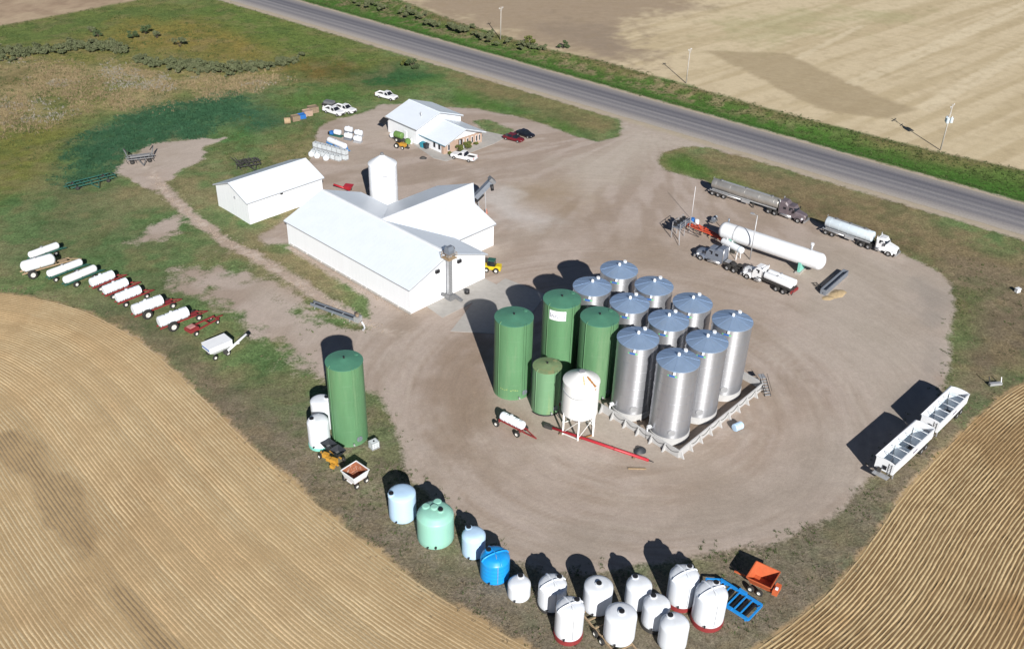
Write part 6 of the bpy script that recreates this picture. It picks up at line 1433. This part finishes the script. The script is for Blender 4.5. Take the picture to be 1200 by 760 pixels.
# ================================================================== OLD FIELD IMPLEMENTS AT UPPER LEFT
def harrow(label, a_px, e_px, wdt, m, seed, wheels_=True, grp='old field implements', hgt=.8):
    a, e = G(*a_px), G(*e_px); h = ang(a, e); L = np.hypot(*(e-a)[:2]); q = random.Random(seed)
    t = thing('cultivator', label, 'cultivator', ((a[0]+e[0])/2, (a[1]+e[1])/2, 0), h, grp)
    for y in np.linspace(-wdt/2, wdt/2, 3): MB().bar((-L/2*(1-.12*abs(y)), y, hgt), (L/2*(1-.12*abs(y)), y, hgt), .16).build('toolbar', m, t)
    for k in range(7): x = -L/2+.4+k*(L-.8)/6; MB().bar((x, -wdt/2, hgt), (x+q.uniform(-.3, .3), wdt/2, hgt), .12).build('cross_beam', m, t)
    for k in range(16):
        x = q.uniform(-L/2+.2, L/2-.2); y = q.choice(np.linspace(-wdt/2, wdt/2, 3)); MB().tube([(x, y, hgt), (x-.1, y+.3, hgt*.6), (x+.1, y+.35, hgt*.2), (x+.3, y+.2, .02)], .05, 5).build('tine', 'dark_frame', t)
    if wheels_:
        for x in (-L*.3, L*.3):
            for y in (-wdt/2, wdt/2): wheel(t, x, y, .42, .28, 'dark_frame')
    MB().bar((-.5, -wdt/2, hgt), (.4, -wdt/2-2.2, .4), .14).build('hitch', m, t); MB().bar((1.2, -wdt/2, hgt), (.4, -wdt/2-2.2, .4), .14).build('hitch', m, t)
    return t
harrow('green-framed cultivator lying long across the grass at the left', (76, 223), (136, 208), 2.8, 'teal_frame', 2, hgt=.75)
t = harrow('dark folded cultivator on the bare patch at upper left', (148, 191), (182, 187), 2.4, 'steel_dull', 5, hgt=1.1)
for s_ in (-1, 1): MB().bar((s_*2.4, 0, 1.1), (s_*3.0, .6, 3.0), .18).build('folded_wing', 'steel_dull', t); MB().bar((s_*3.0, .6, 3.0), (s_*2.2, -1.0, 2.7), .14).build('folded_wing', 'dark_frame', t)
MB().bar((-2.0, 0, 1.2), (2.0, 0, 1.3), .5, .35).build('main_frame', 'steel_dull', t)
t = harrow('dark rusty harrow partly hidden behind the shed', (277, 197), (306, 192), 3.4, 'dark_frame', 7, False, hgt=.9)
mb = MB(); q = random.Random(12)
for k in range(40): x, y = q.uniform(-2.6, 2.6), q.uniform(-1.6, 1.6); mb.bar((x, y, q.uniform(.3, 1.6)), (x+q.uniform(-1, 1), y+q.uniform(-1, 1), q.uniform(.2, 1.8)), .09)
o = mb.build('tooth_bar', 'dark_frame', t); o['kind'] = 'stuff'
# conveyor lying in the grass
A_, B_ = G(366, 358), G(418, 377); h = ang(A_, B_); L = np.hypot(*(B_-A_)[:2])
t = thing('belt_conveyor', 'long grey belt conveyor lying in the grass near the barn', 'conveyor', (A_[0], A_[1], 0), h)
for s_ in (-.4, .4): MB().box(L/2, s_, .55, L, .08, .5).build('side_rail', 'steel_blue', t)
MB().box(L/2, 0, .5, L, .7, .1).build('belt', 'tarp_dark', t); MB().box(L+.3, 0, .7, .9, 1.1, .9).build('drive_box', 'galv', t); MB().cyl((L+.2, 0, 1.15), (L+.2, 0, 1.6), .3, n=12).build('motor', 'wood_old', t)
for x in (1.0, L*.5, L-1): MB().bar((x, -.45, .4), (x, -.6, 0), .1).build('leg', 'galv', t); MB().bar((x, .45, .4), (x, .6, 0), .1).build('leg', 'galv', t)
for x in (.5, L*.3, L*.7): MB().cyl((x, -.36, .62), (x, .36, .62), .08, n=8).build('roller', 'galv', t)
A_, B_ = G(426, 388), G(432, 380); t = thing('spout_elbow', 'small white bent spout on the ground by the conveyor end', 'spout', (A_[0], A_[1], 0), ang(A_, B_)); MB().tube([(0, 0, .3), (.5, 0, .25), (1.0, .3, .4), (1.3, .8, .8)], .14, 8).build('pipe', 'white_metal', t); MB().cyl((0, 0, .3), (-.1, 0, .3), .2, n=10).build('flange', 'galv', t)
# odds at the right
p = G(1166, 451); t = thing('scrap_frame', 'grey metal scrap lying in weeds above the right stubble field', 'scrap', (p[0], p[1], 0), .2)
MB().box(0, 0, .25, 2.0, .5, .4).build('box_beam', 'galv', t); MB().bar((-.8, .2, .3), (-1.0, .6, 1.3), .12).build('upright', 'dark_frame', t); MB().bar((.9, 0, .4), (1.1, .5, 1.0), .12).build('upright', 'galv', t)
p = G(1192, 342); t = thing('marker_box', 'small white box on the grass near the right edge', 'box', (p[0], p[1], 0), .4); MB().box(0, 0, .35, .8, .6, .7).build('body', 'white_paint', t); MB().box(0, 0, .73, .9, .7, .08).build('lid', 'white_metal', t)

# ================================================================== WEEDS, REEDS, SHRUBS
nr = np.random.default_rng(21)
def scatter(w, n):
    w = np.clip(w, 0, None); pr = w/w.sum(); i = nr.choice(len(gx), n, p=pr)
    return np.stack([gx[i]+nr.uniform(-.5, .5, n), gy[i]+nr.uniform(-.5, .5, n), gz[i]], 1)
area = np.repeat(np.gradient(YS), NX)                       # rows get coarser with distance
def tufts(name, label, cat, P, h, wdt, m, blades=9):
    n = len(P); vs = np.zeros((n, blades, 3, 3)); a = nr.uniform(0, 6.283, (n, blades)); hh = h*nr.uniform(.5, 1.3, (n, 1)); r = wdt*nr.uniform(.5, 1.2, (n, 1))
    ox, oy = nr.normal(0, .5, (n, blades))*r, nr.normal(0, .5, (n, blades))*r
    bw = .15*wdt
    vs[:, :, 0, 0] = P[:, None, 0]+ox-np.sin(a)*bw; vs[:, :, 0, 1] = P[:, None, 1]+oy+np.cos(a)*bw
    vs[:, :, 1, 0] = P[:, None, 0]+ox+np.sin(a)*bw; vs[:, :, 1, 1] = P[:, None, 1]+oy-np.cos(a)*bw
    vs[:, :, 2, 0] = P[:, None, 0]+ox+np.cos(a)*r*.9; vs[:, :, 2, 1] = P[:, None, 1]+oy+np.sin(a)*r*.9; vs[:, :, 2, 2] = hh*nr.uniform(.6, 1, (n, blades))
    vs[..., 2] += P[:, None, None, 2]-.02
    V = vs.reshape(-1, 3).astype(np.float32); nf = n*blades
    me = bpy.data.meshes.new(name); me.vertices.add(nf*3); me.vertices.foreach_set('co', V.ravel()); me.loops.add(nf*3); me.loops.foreach_set('vertex_index', np.arange(nf*3, dtype=np.int32))
    me.polygons.add(nf); me.polygons.foreach_set('loop_start', np.arange(nf, dtype=np.int32)*3); me.update(calc_edges=True); me.materials.append(M(m))
    o = bpy.data.objects.new(name, me); COL.objects.link(o); o['kind'] = 'stuff'; o['label'] = label; o['category'] = cat
mat('weed_green', tuple(s2l((74, 90, 50))), .8, 0, .35, .5, .5, tuple(s2l((86, 94, 54))), spec=.15)
mat('weed_dry', tuple(s2l((128, 116, 96))), .9, 0, .3, .5, .5, tuple(s2l((88, 80, 62))), spec=.1)
mat('reed', tuple(s2l((146, 130, 102))), .9, 0, .25, .4, .5, tuple(s2l((118, 102, 70))), spec=.1)
mat('weed_dark', tuple(s2l((58, 72, 44))), .85, 0, .3, .5, .4, tuple(s2l((88, 84, 58))), spec=.1)
veg_ok = (mask < .3) & (stw < .4) & (ff < 0) & (ftl < 0) & ((acr < R_NEAR-1.5) | (acr > R_FAR+1.5))
edge_y = np.exp(-(sy/2.2)**2)*(sy < 2.0)*(stw < .4)
front = smooth(150, 120, gy)
bott = smooth(112, 92, gy)*(sy < .5)*(stw < .5)
rgt = smooth(50, 62, gx)*smooth(180, 150, gy)*veg_ok
fedge = np.exp(-((np.maximum(fl, fr)+.8)/1.3)**2)
cat_poly = sdist(wpoly([(-200, 80), (0, 74), (60, 76), (130, 70), (180, 82), (250, 92), (310, 84), (332, 92), (285, 108), (200, 116), (120, 132), (60, 140), (0, 156), (-200, 210)]), gx, gy)
teal_poly = sdist(wpoly([(72, 208), (80, 172), (140, 136), (200, 122), (284, 110), (300, 118), (262, 148), (235, 160), (200, 162), (150, 178), (128, 204), (95, 214)]), gx, gy)
reed_w = smooth(-6, 6, cat_poly+wob*4)*smooth(.45, .62, fbm(gx, gy, .09, 83, 4)+.02)
tufts('roadside_weeds', 'green weeds and tall grass in the ditch beyond the road', 'weeds', scatter(wv*area*(.25+smooth(.45, .65, N3)+smooth(7, 13, dd)*1.5), 13000), .35, .42, 'weed_green')
tufts('edge_weeds', 'green weeds along the edge of the gravel yard', 'weeds', scatter((edge_y*front*smooth(.45, .65, N3)*1.5+bott*veg_ok*smooth(.5, .68, N3)+rgt*smooth(.55, .7, N2)*.7)*area, 7000), .22, .26, 'weed_green')
tufts('dry_weeds', 'dry brown weeds between the stubble fields and the yard', 'weeds', scatter((fedge*.9+bott*veg_ok*.35*smooth(.4, .6, N2)+rgt*.35+wv*smooth(-5, -1, ff)*.4+veg_ok*front*.03)*area, 15000), .2, .26, 'weed_dry')
tufts('dark_weeds', 'dark low weeds scattered round the yard edge', 'weeds', scatter((bott*veg_ok*smooth(.55, .72, N3)+rgt*smooth(.58, .72, N3)+fedge*.35)*area, 2500), .2, .24, 'weed_dark')
tufts('lawn_grass', 'short uneven grass of the lawn left of the barn', 'grass', scatter(veg_ok*smooth(.4, .6, N3)*smooth(40, 10, gx)*area*smooth(240, 200, gy)*smooth(2, -3, teal_poly), 26000), .11, .24, 'weed_green', 4)
tufts('lawn_grass', 'dry grass patches of the lawn and verges', 'grass', scatter(veg_ok*smooth(.45, .62, N2)*area*smooth(300, 240, gy), 22000), .11, .26, 'weed_dry', 4)
tufts('reeds', 'pale dry reeds of the marsh at the upper left', 'reeds', scatter(reed_w*area, 12000), .45, .38, 'reed', 5)
mat('reed_grey', tuple(s2l((150, 145, 136))), .9, 0, .2, .4, spec=.1)
tufts('reed_heads', 'whitish dead reeds in patches of the marsh', 'reeds', scatter(smooth(-4, 6, cat_poly+wob*2)*smooth(.56, .68, fbm(gx, gy, .12, 97, 4))*area, 2200), .5, .34, 'reed_grey', 5)
tufts('meadow_grass', 'tall uneven meadow grass round the marsh', 'grass', scatter(veg_ok*smooth(-6, 10, -cat_poly+30)*smooth(-20, -60, gx)*smooth(185, 205, gy)*smooth(.4, .6, N3)*area*smooth(2, -3, teal_poly), 14000), .35, .42, 'weed_green', 5)

mat('wet_grass', tuple(s2l((54, 90, 64))), .8, 0, .35, .4, .5, tuple(s2l((76, 104, 66))), spec=.2)
tufts('wet_grass', 'dark green wet grass behind the sheds', 'grass', scatter(smooth(-3, 5, teal_poly+wob*1.5)*veg_ok*area*(.3+smooth(.4, .6, N3)), 7000), .35, .4, 'wet_grass')
def thicket(name, label, pts, n, seed, rmin, rmax, m, leaf=.28):
    q = random.Random(seed); P_ = np.array(pts, float); mb = MB()
    for k in range(n):
        f = q.random()*(len(P_)-1); i = min(int(f), len(P_)-2); u = f-i; px = P_[i]*(1-u)+P_[i+1]*u
        g_ = G(px[0]+q.gauss(0, 5), px[1]+q.gauss(0, 2.4)); r = q.uniform(rmin, rmax)
        leafmass(mb, (g_[0], g_[1], r*.55), (r*1.1, r, r*.75), 300, leaf, seed*100+k)
    o = mb.build(name, m, None, False); o['kind'] = 'stuff'; o['label'] = label; o['category'] = 'shrubs'
mat('willow', (.10, .115, .058), .8, 0, .4, .8, .6, (.17, .165, .10), spec=.2)
thicket('willow_thicket', 'grey-green willow thicket at the far upper left', [(-30, 70), (0, 65), (40, 63), (80, 58), (120, 57), (150, 62)], 120, 3, .7, 2.2, 'willow', .22)
thicket('willow_thicket', 'grey-green willow thicket along the marsh behind the lawn', [(165, 73), (200, 79), (235, 81), (270, 84), (300, 80), (345, 72)], 120, 5, .6, 2.0, 'willow', .22)
thicket('ditch_brush', 'rough brush in the ditch beyond the road near the top', [(425, 2), (470, 14), (500, 26), (540, 36), (600, 52), (650, 62)], 60, 9, .7, 1.5, 'willow', .24)
for i, (x, y, r, m, lb) in enumerate(((171, 40, 1.9, 'leaf_dark', 'dark round bush alone in the upper left meadow'), (184, 45, 1.5, 'willow', 'pale grey bush right of the dark round one'), (155, 45, 1.8, 'leaf_dark', 'low dark bush left of the dark round one'), (115, 43, 1.4, 'leaf_dark', 'small dark bush above the far willow thicket'), (107, 38, 1.3, 'willow', 'small grey bush highest in the upper left meadow'), (211, 55, 2.0, 'willow', 'grey-green bush below the meadow, right of the others'), (484, 80, 2.0, 'leaf_dark', 'dark bush beside the dark grass patch near the road'), (475, 77, 1.4, 'leaf_olive', 'small olive bush left of the one near the road'), (620, 54, 2.2, 'leaf_olive', 'round olive bush at the field edge beyond the road'), (660, 57, 1.6, 'leaf_dark', 'small dark bush right of the olive one beyond the road'))):
    p = G(x, y); t = thing('bush', lb, 'bush', (p[0], p[1], 0), 0, 'wild bushes')
    mb = MB(); leafmass(mb, (0, 0, r*.65), (r*1.1, r, r*.8), 420, .24, 300+i); mb.build('foliage', m, t, False)
    mb = MB()
    for k in range(5): a = k*1.256; mb.cyl((0, 0, -.1), (math.cos(a)*r*.5, math.sin(a)*r*.5, r*.9), .06, .02, n=5)
    mb.build('stem', 'bark', t)

# pale stones along the rough track and the foot of the barn wall
def stones(name, label, pts, n, spread, seed, lo, hi):
    q = random.Random(seed); P_ = wpoly(pts); seg = np.hypot(*np.diff(P_, axis=0).T); cum = np.concatenate([[0], np.cumsum(seg)]); mb = MB()
    for _ in range(n):
        d = q.random()*cum[-1]; x = np.interp(d, cum, P_[:, 0])+q.gauss(0, spread); y = np.interp(d, cum, P_[:, 1])+q.gauss(0, spread); r = q.uniform(lo, hi)
        ring = [(x+r*q.uniform(.7, 1.2)*math.cos(k*1.2566), y+r*q.uniform(.7, 1.2)*math.sin(k*1.2566), -.03) for k in range(5)]
        top = [(x+(p[0]-x)*.55, y+(p[1]-y)*.55, r*q.uniform(.5, .9)) for p in ring]
        mb.loft([ring, top])
    o = mb.build(name, 'pale_stone'); o['kind'] = 'stuff'; o['label'] = label; o['category'] = 'stones'
mat('pale_stone', tuple(s2l((150, 137, 125))), .9, 0, .25, 3, .4, tuple(s2l((128, 114, 100))), spec=.15)
stones('path_stones', 'pale stones scattered along the rough track by the barn', [(178, 203), (195, 225), (222, 250), (262, 281), (300, 301), (340, 326), (380, 351), (420, 374), (450, 388)], 500, .7, 3, .05, .16)
stones('path_stones', 'pale stones along the foot of the long barn wall', [(341, 290), (400, 324), (478, 370)], 160, .25, 5, .06, .16)
